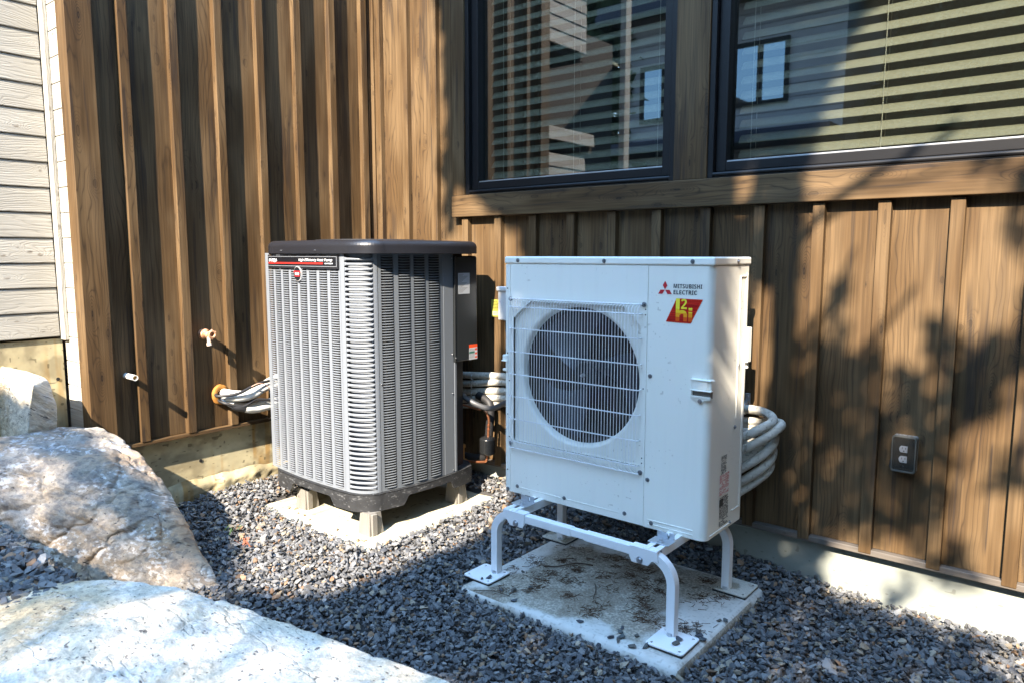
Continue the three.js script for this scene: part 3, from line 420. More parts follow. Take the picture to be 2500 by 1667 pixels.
// ------------------------------------------------------------------ white heat pump
{
  const o = thing('heat_pump', 'white slim heat pump with wire fan guard raised on a white steel stand', 'heat pump', [1.59, 0.354, 0.612]);
  const Wd = 0.95, Hh = 1.035, D = 0.33, sx = 0.693;
  // fan panel with stamped recess and bell mouth
  const rec = new THREE.Path([[0.052, 0.235], [0.655, 0.235], [0.665, 0.245], [0.665, 0.775], [0.585, 0.848], [0.135, 0.848], [0.045, 0.775], [0.045, 0.245]].map((p) => new THREE.Vector2(...p)));
  part(o, 'fan_panel', merge([shapeGeo([[0.0285, 0.002], [sx - 0.001, 0.002], [sx - 0.001, 1.004], [0.0285, 1.004]], 0.010, 0.0015, [rec]).translate(0, 0, -0.0115), B(0.02, sx, 0.0, 1.0, -0.03, -0.024), B(0.03, 0.045, 0.1, 0.9, -0.025, -0.012), B(0.085, 0.30, 0.028, 0.034, -0.004, 0.0012, 0.002), B(0.33, 0.585, 0.028, 0.034, -0.004, 0.0012, 0.002)].slice(0, 1).concat([B(0.085, 0.30, 0.028, 0.034, -0.004, 0.0012, 0.002), B(0.33, 0.585, 0.028, 0.034, -0.004, 0.0012, 0.002)])), WHITE);
  const cx = 0.367, cy = 0.552, R = 0.281;
  { const hole = new THREE.Path(); hole.absarc(cx, cy, R + 0.017, 0, Math.PI * 2, true); const s = rrect(0.04, 0.67, 0.23, 0.852, 0.02); s.holes.push(hole);
    const wallPts = rec.getPoints(); const S = []; for (let i = 0; i < wallPts.length; i++) { const a = wallPts[i], b = wallPts[(i + 1) % wallPts.length]; if (a.distanceTo(b) < 1e-5) continue; const P = [a.x, a.y, -0.002, b.x, b.y, -0.002, b.x, b.y, -0.02, a.x, a.y, -0.002, b.x, b.y, -0.02, a.x, a.y, -0.02]; const g = new THREE.BufferGeometry(); g.setAttribute('position', new THREE.Float32BufferAttribute(P, 3)); g.computeVertexNormals(); S.push(g); }
    const lp = []; for (let i = 0; i <= 10; i++) { const a = Math.PI / 2 * i / 10; lp.push(new THREE.Vector2(R + 0.018 - 0.018 * Math.sin(a), 0.018 * Math.cos(a))); } lp.push(new THREE.Vector2(R - 0.002, -0.012)); const pr = lp.map((p) => new THREE.Vector2(p.x, p.y));
    const bell = new THREE.LatheGeometry(pr, 96).rotateX(Math.PI / 2).translate(cx, cy, -0.0345);
    part(o, 'bell_mouth', merge([new THREE.ShapeGeometry(s, 96).translate(0, 0, -0.0172), bell, ...S]), WHITE); }
  part(o, 'shroud', merge([cyl([cx, cy, -0.0455], [cx, cy, -0.2], R, R, 64, true), B(0.03, sx, 0.1, 0.95, -0.21, -0.2)]), mat([0.040, 0.033, 0.027], 0.8));
  const fan = sub(o, 'fan');
  part(fan, 'hub', merge([cyl([cx, cy, -0.15], [cx, cy, -0.075], 0.058, 0.052, 32), cyl([cx, cy, -0.075], [cx, cy, -0.062], 0.012, 0.008, 6)]), mat([0.016, 0.017, 0.02], 0.5));
  part(fan, 'hub_nut', cyl([cx, cy, -0.064], [cx, cy, -0.045], 0.009, 0.006, 6), GALV);
  for (let k = 0; k < 3; k++) {
    const g = new THREE.BufferGeometry(), P = [], nr = 10, na = 14; const q = (i, j) => { const r = mix(0.05, R - 0.012, i / nr), a0 = k * Math.PI * 2 / 3 + 0.35 - 0.55 * (i / nr), span = mix(0.75, 1.28, i / nr), a = a0 + span * (j / na - 0.5), z = -0.105 + 0.085 * (j / na - 0.5) * (1 - 0.25 * i / nr); return [cx + r * Math.cos(a), cy + r * Math.sin(a), z]; };
    for (let i = 0; i < nr; i++) for (let j = 0; j < na; j++) P.push(...q(i, j), ...q(i + 1, j), ...q(i + 1, j + 1), ...q(i, j), ...q(i + 1, j + 1), ...q(i, j + 1));
    g.setAttribute('position', new THREE.Float32BufferAttribute(P, 3)); g.deleteAttribute('normal'); const m = mergeVertices(g, 1e-5); m.computeVertexNormals(); part(fan, 'fan_blade', m, mat([0.04, 0.044, 0.055], 0.45));
  }
  // casing
  part(o, 'left_panel', merge([B(0.0, 0.027, 0.0, 1.004, -D, -0.0005, 0.004)]), WHITE);
  { const s = new THREE.Shape(), r = 0.028; s.moveTo(sx + 0.001, 0); s.lineTo(sx + 0.001, -0.012); s.lineTo(Wd - 0.02, -0.014); s.lineTo(Wd - 0.012, -0.022); s.lineTo(Wd - 0.006, -0.04); s.lineTo(Wd - 0.006, 0.012 - D); s.lineTo(Wd, 0.012 - D); s.lineTo(Wd, -r); s.absarc(Wd - r, -r, r, 0, Math.PI / 2); s.closePath();
    const g = new THREE.ExtrudeGeometry(s, { depth: 1.003, bevelEnabled: false, curveSegments: 16 }).rotateX(Math.PI / 2).translate(0, 1.004, 0);   // plan: x, depth -> y-extruded
    part(o, 'service_panel', merge([g, B(sx + 0.018, Wd - 0.05, 0.030, 0.036, -0.004, 0.0016, 0.002), B(sx + 0.018, Wd - 0.05, 0.014, 0.0185, -0.004, 0.0016, 0.002)]), WHITEB); }
  part(o, 'side_moulding', merge([B(Wd - 0.003, Wd + 0.0028, 0.06, 0.975, -0.304, -0.298, 0.002), B(Wd - 0.003, Wd + 0.0028, 0.42, 0.965, -0.243, -0.238, 0.002), B(Wd - 0.003, Wd + 0.0028, 0.96, 0.966, -0.300, -0.240, 0.002), B(Wd - 0.003, Wd + 0.0028, 0.056, 0.062, -0.304, -0.23, 0.002), B(Wd - 0.003, Wd + 0.003, 0.010, 0.016, -0.235, -0.03, 0.002)]), WHITEB);
  part(o, 'rear_cover', merge([B(Wd - 0.014, Wd + 0.01, 0.63, 0.765, -D - 0.018, -D + 0.018, 0.003), B(Wd - 0.016, Wd + 0.003, 0.605, 0.635, -D - 0.014, -D, 0.002)]), WHITEB);
  part(o, 'back_panel', merge([B(0.004, Wd - 0.004, 0.005, 1.0, -D, -D + 0.012), B(0.01, Wd - 0.01, 0.0, 0.02, -D + 0.012, -0.012)]), mat([0.3, 0.3, 0.29], 0.6));
  part(o, 'top_cover', (() => { const g = new RoundedBoxGeometry(Wd + 0.008, 0.031, D + 0.006, 4, 0.008); return g.translate(Wd / 2, 1.0205, -D / 2 + 0.001); })(), WHITE);
  // guard of round wire
  { const Wr = 0.00135, gV = [], n = 46; for (let i = 0; i < n; i++) { const x = mix(0.038, 0.666, i / (n - 1)); gV.push(new THREE.TubeGeometry(new THREE.CatmullRomCurve3([[x, 0.861, 0.0], [x, 0.858, 0.014], [x, 0.846, 0.024], [x, 0.83, 0.0255], [x, 0.55, 0.0255], [x, 0.25, 0.0255], [x, 0.229, 0.024], [x, 0.212, 0.014], [x, 0.206, 0.0]].map(V)), 22, Wr, 6)); }
    const gd = sub(o, 'fan_guard'); part(gd, 'vertical_wires', merge(gV), POWDER);
    for (const y of [0.8585, 0.823, 0.731, 0.632, 0.535, 0.437, 0.339, 0.24, 0.209]) { const z = y > 0.85 ? 0.0165 : y < 0.22 ? 0.0165 : 0.0218; part(gd, 'cross_wire', tube([[0.034, y, 0.0], [0.034, y, z * 0.7], [0.041, y, z], [0.2, y, z], [0.5, y, z], [0.662, y, z], [0.671, y, z * 0.7], [0.671, y, 0.0]], 0.0024, 60, 7, 0.3), POWDER); }
    for (const [x, y] of [[0.03, 0.855], [0.678, 0.858], [0.03, 0.222], [0.676, 0.212]]) part(gd, 'guard_screw', merge([cyl([x, y, -0.001], [x, y, 0.004], 0.0095, 0.0095, 14), cyl([x, y, 0.004], [x, y, 0.009], 0.0055, 0.005, 6)]), SCREW); }
  // grip handles
  { const vis = new THREE.Shape(); vis.moveTo(0, 0); vis.lineTo(0.07, 0); vis.absarc(0.062, 0.026, 0.026, -Math.PI / 2, 0.2); vis.lineTo(0.08, 0.03); vis.absarc(0.062, 0.026, 0.018, 0.2, -Math.PI / 2, true); vis.lineTo(0, 0.008); vis.closePath();
    const flange = new THREE.ExtrudeGeometry(vis, { depth: 0.046, bevelEnabled: true, bevelSize: 0.002, bevelThickness: 0.002, bevelSegments: 2, curveSegments: 12 }).rotateX(Math.PI / 2).translate(0.881, 0.602, 0.0045).scale(1, 1, 1);
    const flip = (g) => { const P = g.attributes.position; for (let i = 0; i < P.count; i++) P.setZ(i, 0.009 - P.getZ(i)); const q = flat(g), p2 = q.attributes.position, n = q.attributes.normal; for (let i = 0; i < p2.count; i += 3) { const a = [p2.getX(i), p2.getY(i), p2.getZ(i)]; p2.setXYZ(i, p2.getX(i + 1), p2.getY(i + 1), p2.getZ(i + 1)); p2.setXYZ(i + 1, ...a); } q.computeVertexNormals(); return q; };
    flip(flange);
    const handle = sub(o, 'grip_handle');
    part(handle, 'grip_hood', merge([B(0.880, 0.945, 0.562, 0.602, -0.002, 0.011, 0.005, 3), B(0.938, 0.957, 0.562, 0.602, -0.03, 0.006, 0.008, 3), B(0.878, 0.958, 0.597, 0.6035, -0.004, 0.0145, 0.003), B(0.878, 0.960, 0.560, 0.5645, -0.004, 0.0165, 0.003)]), WHITEB);
    part(handle, 'grip_pocket', B(0.884, 0.951, 0.534, 0.561, -0.02, 0.0012), mat([0.16, 0.155, 0.14], 0.6));
    part(handle, 'grip_tab', merge([shapeGeo([[0.879, 0.538], [0.882, 0.530], [0.900, 0.524], [0.908, 0.514], [0.919, 0.514], [0.929, 0.525], [0.952, 0.530], [0.956, 0.538]], 0.004, 0.001).translate(0, 0, 0.0005), B(0.88, 0.955, 0.533, 0.541, 0, 0.008, 0.002), B(0.878, 0.884, 0.533, 0.565, 0, 0.007, 0.002)]), WHITEB);
    const h2 = sub(o, 'grip_handle'); part(h2, 'grip_hood', merge([B(-0.014, 0.018, 0.585, 0.612, -0.04, 0.006, 0.005), B(-0.016, 0.02, 0.583, 0.588, -0.042, 0.011, 0.002)]), WHITEB); part(h2, 'grip_tab', merge([B(-0.012, 0.016, 0.54, 0.552, -0.04, 0.007, 0.004), B(0.006, 0.016, 0.545, 0.59, -0.002, 0.007, 0.003)]), WHITEB); }
  // screws
  const scr = (x, y, z, nx, nz) => part(o, 'screw', merge([cyl([x, y, z], [x + nx * 0.002, y, z + nz * 0.002], 0.0085, 0.0085, 12), cyl([x + nx * 0.002, y, z + nz * 0.002], [x + nx * 0.006, y, z + nz * 0.006], 0.0052, 0.0048, 6)]), SCREW);
  for (const x of [0.072, 0.50, 0.87]) scr(x, 1.02, 0.0035, 0, 1); for (const [x, y] of [[0.014, 0.012], [0.068, 0.034], [0.32, 0.034], [0.61, 0.034], [0.728, 0.022], [0.709, 0.592], [0.708, 0.19], [0.914, 0.522]]) scr(x, y, y > 0.5 && x > 0.9 ? 0.0045 : -0.0002, 0, 1);
  for (const [y, z] of [[0.628, -0.244], [0.39, -0.234], [0.016, -0.217]]) scr(Wd - 0.0005, y, z, 1, 0); scr(Wd + 0.0035, 1.02, -0.2, 1, 0);
  for (const [x, y] of [[0.012, 0.9], [0.012, 0.62], [0.013, 0.35], [0.012, 0.1], [0.022, 0.5], [0.022, 0.25], [0.684, 0.84], [0.684, 0.82], [0.681, 0.54], [0.681, 0.27], [0.681, 0.25]]) part(o, 'punched_hole', cyl([x, y, -0.0004], [x, y, 0.0006], 0.0028, 0.0028, 8), BLACK);
  part(o, 'drain_stub', cyl([Wd - 0.03, 0.08, -D], [Wd - 0.03, 0.08, -D - 0.035], 0.014, 0.014, 14), GALV);
  // print: logo and diamond sticker on the front, labels on the side
  const logo = canvasTex(1024, 320, (g, w, h) => {
    g.clearRect(0, 0, w, h); g.fillStyle = '#c1262f'; const dia = (pts) => { g.beginPath(); pts.forEach((p, i) => i ? g.lineTo(...p) : g.moveTo(...p)); g.closePath(); g.fill(); };
    dia([[160, 20], [215, 115], [160, 205], [105, 115]]); dia([[155, 212], [100, 300], [0, 300], [52, 212]]); dia([[165, 212], [220, 300], [320, 300], [268, 212]]);
    g.fillStyle = '#20222a'; g.font = 'bold 122px sans-serif'; g.fillText('MITSUBISHI', 350, 168, 660); g.fillText('ELECTRIC', 350, 298, 560);
  });
  part(o, 'logo', new THREE.PlaneGeometry(0.176, 0.055).translate(0.823, 0.925, 0.0012), print(logo, 0.4));
  const hi = canvasTex(640, 400, (g, w, h) => {
    g.clearRect(0, 0, w, h); g.save(); g.beginPath(); g.moveTo(185, 4); g.lineTo(636, 10); g.lineTo(440, 396); g.lineTo(4, 388); g.closePath(); g.fillStyle = '#e0401a'; g.fill(); g.clip();
    g.fillStyle = '#b9140f'; g.beginPath(); g.moveTo(190, 16); g.lineTo(614, 22); g.lineTo(432, 384); g.lineTo(26, 376); g.closePath(); g.fill();
    for (let i = 0; i < 60; i++) { g.strokeStyle = i % 2 ? 'rgba(235,60,25,0.28)' : 'rgba(110,0,5,0.25)'; g.lineWidth = 5 + (i * 13) % 17; const y = (i * 53) % 400; g.beginPath(); g.moveTo(0, y); g.bezierCurveTo(200, y + (i % 5) * 14 - 30, 400, y - (i % 7) * 10 + 20, 640, y + (i % 3) * 20 - 20); g.stroke(); }
    g.restore(); const yl = (t) => ['#f6e23c', '#f2c92a', '#ee9a1c', '#de5a18', '#cf2f14'][Math.min(4, Math.floor(t * 5))];
    for (let k = 0; k < 40; k++) { const t = k / 40, y = 4 + t * 372; g.save(); g.beginPath(); g.rect(0, y, w, 10); g.clip(); g.fillStyle = g.strokeStyle = yl(Math.max(0, t * 1.15 - 0.3));
      g.fillRect(176, 4, 66, 366); g.fillRect(312, 250, 62, 120); g.lineWidth = 60; g.beginPath(); g.moveTo(226, 260); g.bezierCurveTo(250, 205, 343, 200, 343, 275); g.stroke();
      g.font = 'bold 226px sans-serif'; g.fillText('2', 258, 172, 116); g.fillRect(398, 212, 64, 158); g.fillRect(398, 150, 64, 42); g.restore(); }
  });
  part(o, 'sticker', new THREE.PlaneGeometry(0.145, 0.0905).translate(0.8405, 0.8425, 0.0012), print(hi, 0.25), 'red and yellow parallelogram sticker');
  const side = (tex, z0, z1, ya, yb) => part(o, 'label', new THREE.PlaneGeometry(Math.abs(z0 - z1), yb - ya).rotateY(Math.PI / 2).translate(Wd + 0.0012, (ya + yb) / 2, (z0 + z1) / 2), print(tex, 0.6));
  const bars = (seed, col, bg) => canvasTex(128, 256, (g) => { g.clearRect(0, 0, 128, 256); if (bg) { g.fillStyle = bg; g.fillRect(0, 0, 128, 256); } g.fillStyle = col; const r = rng(seed); for (let y = 8; y < 246; y += 11) { let x = 6; while (x < 112) { const l = 6 + r() * 30; if (r() < 0.8) g.fillRect(x, y, Math.min(l, 122 - x), 5 + r() * 2); x += l + 5; } } });
  side(bars(3, '#2a2a28'), -0.115, -0.17, 0.225, 0.30); side(bars(4, '#c0504a', '#e6dfd8'), -0.105, -0.2, 0.145, 0.228); const big = bars(5, '#2a2a28'); side(big, -0.11, -0.2, 0.02, 0.142);
  part(o, 'label', new THREE.PlaneGeometry(0.034, 0.03).rotateY(Math.PI / 2).translate(Wd + 0.0018, 0.118, -0.128), mat([0.03, 0.03, 0.03], 0.6));
  shadow(o);
}

// ------------------------------------------------------------------ stand
{
  const o = thing('equipment_stand', 'white steel tube stand with four square foot plates carrying the white heat pump', 'stand', [2.097, 0.052, 0.553]);
  const X = 0.408, Z = 0.238, top = 0.285, t = 0.016;
  const sq = () => { const s = new THREE.Shape(), h = 0.0165, r = 0.004; s.moveTo(-h + r, -h); s.lineTo(h - r, -h); s.absarc(h - r, -h + r, r, -Math.PI / 2, 0); s.lineTo(h, h - r); s.absarc(h - r, h - r, r, 0, Math.PI / 2); s.lineTo(-h + r, h); s.absarc(-h + r, h - r, r, Math.PI / 2, Math.PI); s.lineTo(-h, -h + r); s.absarc(-h + r, -h + r, r, Math.PI, Math.PI * 1.5); return s; };
  for (const [a, b] of [[-1, 1], [1, 1], [1, -1], [-1, -1]]) {
    const path = new THREE.CurvePath(), p0 = new THREE.Vector3(a * X, 0.012, b * Z), p1 = new THREE.Vector3(a * X, 0.19, b * Z), p2 = new THREE.Vector3(a * (X - 0.095), top, b * Z), p3 = new THREE.Vector3(a * (X - 0.17), top, b * Z);
    const pts = [p0]; for (let i = 0; i <= 14; i++) { const q = Math.PI / 2 * i / 14; pts.push(new THREE.Vector3(a * (X - 0.095 + 0.095 * Math.cos(q)), 0.19 + 0.095 * Math.sin(q), b * Z)); } pts.push(p3);
    // sweep a square section by hand so that it does not twist
    const h = t, sec = [[-1, -1], [1, -1], [1, 1], [-1, 1]], P = [], ring = pts.map((p, i) => { const d = pts[Math.min(i + 1, pts.length - 1)].clone().sub(pts[Math.max(i - 1, 0)]).normalize(), n = new THREE.Vector3(0, 0, 1), m = new THREE.Vector3().crossVectors(d, n); return sec.map(([u, v]) => p.clone().addScaledVector(m, u * h).addScaledVector(n, v * h)); });
    for (let i = 0; i < ring.length - 1; i++) for (let k = 0; k < 4; k++) { const A = ring[i][k], Bq = ring[i][(k + 1) % 4], C = ring[i + 1][(k + 1) % 4], Dq = ring[i + 1][k]; P.push(...A.toArray(), ...Bq.toArray(), ...C.toArray(), ...A.toArray(), ...C.toArray(), ...Dq.toArray()); }
    const g = new THREE.BufferGeometry(); g.setAttribute('position', new THREE.Float32BufferAttribute(P, 3)); g.computeVertexNormals();
    part(o, 'leg', g, POWDER);
    const holes = [[-0.053, -0.053], [0.053, -0.053], [0.053, 0.053], [-0.053, 0.053]].map(([u, v]) => { const c = new THREE.Path(); c.absarc(u, v, 0.0055, 0, Math.PI * 2, true); return c; });
    const pl = rrect(-0.071, 0.071, -0.071, 0.071, 0.012); const dirty = b < 0;
    const f = part(o, 'foot_plate', uvm(shapeGeo(pl, 0.004, 0.0008, holes).rotateX(-Math.PI / 2).rotateZ(a * b * 0.01).translate(a * (X + 0.022), 0.008, b * (Z + 0.036)), 'z', 0.31, 0.31), dirty ? mat([1.05, 1.03, 0.98], 0.7, 0, { map: padMap }) : POWDER);
    part(o, 'rubber_pad', B(a * (X + 0.022) - 0.068, a * (X + 0.022) + 0.068, -0.002, 0.0075, b * (Z + 0.036) - 0.068, b * (Z + 0.036) + 0.068), RUBBER);
    part(o, 'foot_bolt', merge([cyl([a * X, 0.01, b * Z + 0.012], [a * X, 0.024, b * Z + 0.012], 0.013, 0.011, 6), cyl([a * X + 0.012, 0.01, b * Z], [a * X + 0.012, 0.026, b * Z], 0.004, 0.004, 6)]), GALV);
    // saddle that joins leg, bar and rail
    const sdl = shapeGeo([[-0.055, 0.022], [0.055, 0.022], [0.055, -0.020], [0.046, -0.038], [-0.02, -0.038], [-0.035, -0.019], [-0.062, -0.016]].map(([u, v]) => [u * (a < 0 ? 1 : -1), v]), 0.004, 0.0008).translate(a * (X - 0.11), top, b * Z + (b > 0 ? 0.0165 : -0.0205));
    part(o, 'saddle', merge([sdl, B(a * (X - 0.11) - 0.055, a * (X - 0.11) + 0.055, top + 0.0175, top + 0.0215, b * Z - 0.02, b * Z + 0.02, 0.001)]), POWDER);
    part(o, 'bolt', merge([cyl([a * (X - 0.11) + (a < 0 ? 0.012 : -0.012), top - 0.024, b * (Z + 0.02)], [a * (X - 0.11) + (a < 0 ? 0.012 : -0.012), top - 0.024, b * (Z + 0.023)], 0.0135, 0.0135, 18), cyl([a * (X - 0.11) + (a < 0 ? 0.012 : -0.012), top - 0.024, b * (Z + 0.023)], [a * (X - 0.11) + (a < 0 ? 0.012 : -0.012), top - 0.024, b * (Z + 0.031)], 0.009, 0.009, 6)]), GALV);
    // galvanised clip under the machine
    const cx = a * (X - 0.085) + (a < 0 ? 0.0 : 0.0), zz = b * (Z - 0.075);
    part(o, 'mounting_clip', merge([B(cx - 0.042, cx + 0.042, top + 0.024, top + 0.0275, zz - 0.028, zz + 0.032, 0.001), B(cx - 0.035, cx - 0.014, top + 0.0275, top + 0.052, zz - 0.03, zz - 0.0265, 0.001), B(cx + 0.014, cx + 0.035, top + 0.0275, top + 0.052, zz - 0.03, zz - 0.0265, 0.001), B(cx - 0.012, cx + 0.012, top + 0.0275, top + 0.05, zz - 0.026, zz - 0.0225, 0.001), cyl([cx, top + 0.0275, zz + 0.008], [cx, top + 0.0295, zz + 0.008], 0.014, 0.014, 16), cyl([cx, top + 0.0295, zz + 0.008], [cx, top + 0.036, zz + 0.008], 0.008, 0.0075, 6)]), GALV);
  }
  for (const b of [1, -1]) part(o, 'cross_bar', merge([B(-X + 0.16, -0.02, top - 0.017, top + 0.017, b * Z - 0.0172, b * Z + 0.0172, 0.004), B(-0.03, 0.05, top - 0.0145, top + 0.0145, b * Z - 0.0147, b * Z + 0.0147, 0.003), B(0.04, X - 0.16, top - 0.0172, top + 0.0172, b * Z - 0.0174, b * Z + 0.0174, 0.004)]), POWDER);
  for (const a of [-1, 1]) part(o, 'side_rail', merge([B(a * (X - 0.085) - 0.030, a * (X - 0.085) - 0.008, top + 0.0185, top + 0.024, -Z - 0.015, Z + 0.015, 0.001), B(a * (X - 0.085) + 0.008, a * (X - 0.085) + 0.030, top + 0.0185, top + 0.024, -Z - 0.015, Z + 0.015, 0.001), B(a * (X - 0.085) + 0.027, a * (X - 0.085) + 0.030, top - 0.012, top + 0.0185, -Z + 0.02, Z - 0.02, 0.001)]), POWDER);
  shadow(o);
}

// ------------------------------------------------------------------ small fittings on the left wall
{
  const o = thing('pipe_stub', 'short white plastic pipe stub sticking out of the brown siding', 'pipe', [0, 0.824, 1.543]);
  const s = new THREE.Shape(); s.absarc(0, 0, 0.0135, 0, Math.PI * 2); const h = new THREE.Path(); h.absarc(0, 0, 0.0105, 0, Math.PI * 2, true); s.holes.push(h);
  part(o, 'pipe', new THREE.ExtrudeGeometry(s, { depth: 0.105, bevelEnabled: false, curveSegments: 20 }).rotateY(Math.PI / 2).translate(-0.003, 0, 0), mat([0.74, 0.72, 0.66], 0.5));
  part(o, 'pipe_bore', cyl([0.0, 0, 0], [0.085, 0, 0], 0.0108, 0.0108, 18), mat([0.42, 0.25, 0.08], 0.8)); shadow(o);
}
{
  const o = thing('hose_tap', 'weathered copper-brown frost-free hose tap on the brown siding', 'tap', [0, 0.99, 1.15]);
  const cop = mat([0.55, 0.30, 0.17], 0.55, 0.35), pale = mat([0.62, 0.52, 0.43], 0.6, 0.2);
  part(o, 'wall_flange', merge([cyl([-0.002, 0, 0], [0.018, 0, 0], 0.026, 0.022, 20), cyl([0.018, 0, 0], [0.024, 0, 0], 0.02, 0.016, 18)]), cop);
  part(o, 'valve_body', merge([cyl([0.02, 0, 0], [0.085, 0.004, 0], 0.0125, 0.0125, 16), cyl([0.035, 0.0, 0], [0.035, 0.024, 0], 0.016, 0.014, 6), ball([0.055, 0, 0], 0.0175, 14, 10), ball([0.03, 0.012, 0], 0.017, 14, 10)]), cop);
  part(o, 'spout', merge([tube([[0.05, 0, 0], [0.062, -0.012, 0.001], [0.068, -0.03, 0.003], [0.07, -0.048, 0.004]], 0.0095, 14, 12), cyl([0.0685, -0.04, 0.0035], [0.071, -0.054, 0.004], 0.0125, 0.0125, 16)]), pale);
  part(o, 'bonnet', (() => { const pts = [[0.006, 0], [0.019, 0], [0.0215, 0.006], [0.0215, 0.014], [0.018, 0.018], [0.0105, 0.018], [0.0095, 0.004]].map((p) => new THREE.Vector2(...p)); const g = merge([new THREE.LatheGeometry(pts, 18), ...[0, 1, 2, 3, 4, 5].map((k) => new THREE.SphereGeometry(0.0055, 8, 6).translate(0.021 * Math.cos(k * 1.047), 0.011, 0.021 * Math.sin(k * 1.047)))]); return g.rotateZ(-Math.PI / 2).translate(0.083, 0.004, 0); })(), cop);
  shadow(o);
}
// insulated lines leaving the left wall toward the grey heat pump
{
  const o = thing('pipe_bundle', 'bundle of white insulated pipes taped black leaving the siding behind the grey heat pump', 'pipe bundle', [0, 0, 0]);
  const L = (name, pts, r, m) => part(o, name, tube(pts, r, 50, 12), m);
  L('pipe', [[-0.02, 0.675, 1.06], [0.05, 0.672, 1.05], [0.075, 0.662, 1.0], [0.07, 0.662, 0.93], [0.06, 0.69, 0.85], [0.05, 0.72, 0.74], [0.06, 0.72, 0.6]], 0.021, PIPEW);
  L('pipe', [[-0.02, 0.655, 1.055], [0.06, 0.655, 1.06], [0.095, 0.646, 1.01], [0.09, 0.650, 0.93], [0.085, 0.68, 0.84], [0.08, 0.69, 0.7]], 0.019, PIPEW);
  L('pipe', [[-0.02, 0.635, 1.05], [0.045, 0.63, 1.065], [0.07, 0.60, 1.0], [0.07, 0.592, 0.93], [0.075, 0.60, 0.84], [0.08, 0.60, 0.7]], 0.0165, PIPEW);
  L('pipe', [[-0.02, 0.64, 1.03], [0.05, 0.622, 1.05], [0.09, 0.585, 0.99], [0.09, 0.570, 0.92], [0.085, 0.572, 0.83], [0.08, 0.575, 0.7]], 0.019, PIPEW);
  L('cable', [[-0.01, 0.67, 1.09], [0.06, 0.668, 1.115], [0.115, 0.675, 1.04], [0.11, 0.70, 0.95], [0.1, 0.715, 0.86], [0.09, 0.715, 0.7]], 0.008, RUBBER);
  L('cable', [[-0.01, 0.64, 1.09], [0.07, 0.625, 1.08], [0.1, 0.60, 1.0], [0.1, 0.625, 0.92], [0.11, 0.61, 0.84], [0.1, 0.59, 0.7]], 0.008, RUBBER);
  part(o, 'black_tape', tube([[0.075, 0.606, 1.045], [0.088, 0.594, 1.015], [0.0905, 0.583, 0.985]], 0.0202, 12, 14), RUBBER);
  L('wire', [[0.11, 0.695, 0.97], [0.125, 0.715, 0.92], [0.12, 0.70, 0.87], [0.115, 0.655, 0.83], [0.11, 0.62, 0.81], [0.1, 0.618, 0.75]], 0.0022, mat([0.55, 0.33, 0.24], 0.6));
  L('wire', [[0.09, 0.56, 0.83], [0.1, 0.545, 0.815], [0.1, 0.52, 0.82], [0.07, 0.50, 0.83]], 0.002, mat([0.35, 0.25, 0.18], 0.6));
  part(o, 'wall_sleeve', (() => { const g = new THREE.TorusGeometry(0.034, 0.014, 10, 28).scale(1, 1.15, 1); const P = g.attributes.position; for (let i = 0; i < P.count; i++) { const f = 1 + 0.25 * (fb3(P.getX(i) * 60, P.getY(i) * 60, P.getZ(i) * 60, 2) - 0.5); P.setXYZ(i, P.getX(i) * f, P.getY(i) * f, P.getZ(i) * f); } g.computeVertexNormals(); return g.rotateY(Math.PI / 2).translate(0.006, 0.664, 1.072); })(), mat([0.30, 0.13, 0.02], 0.8), 'orange sealing foam collar');
  shadow(o);
}
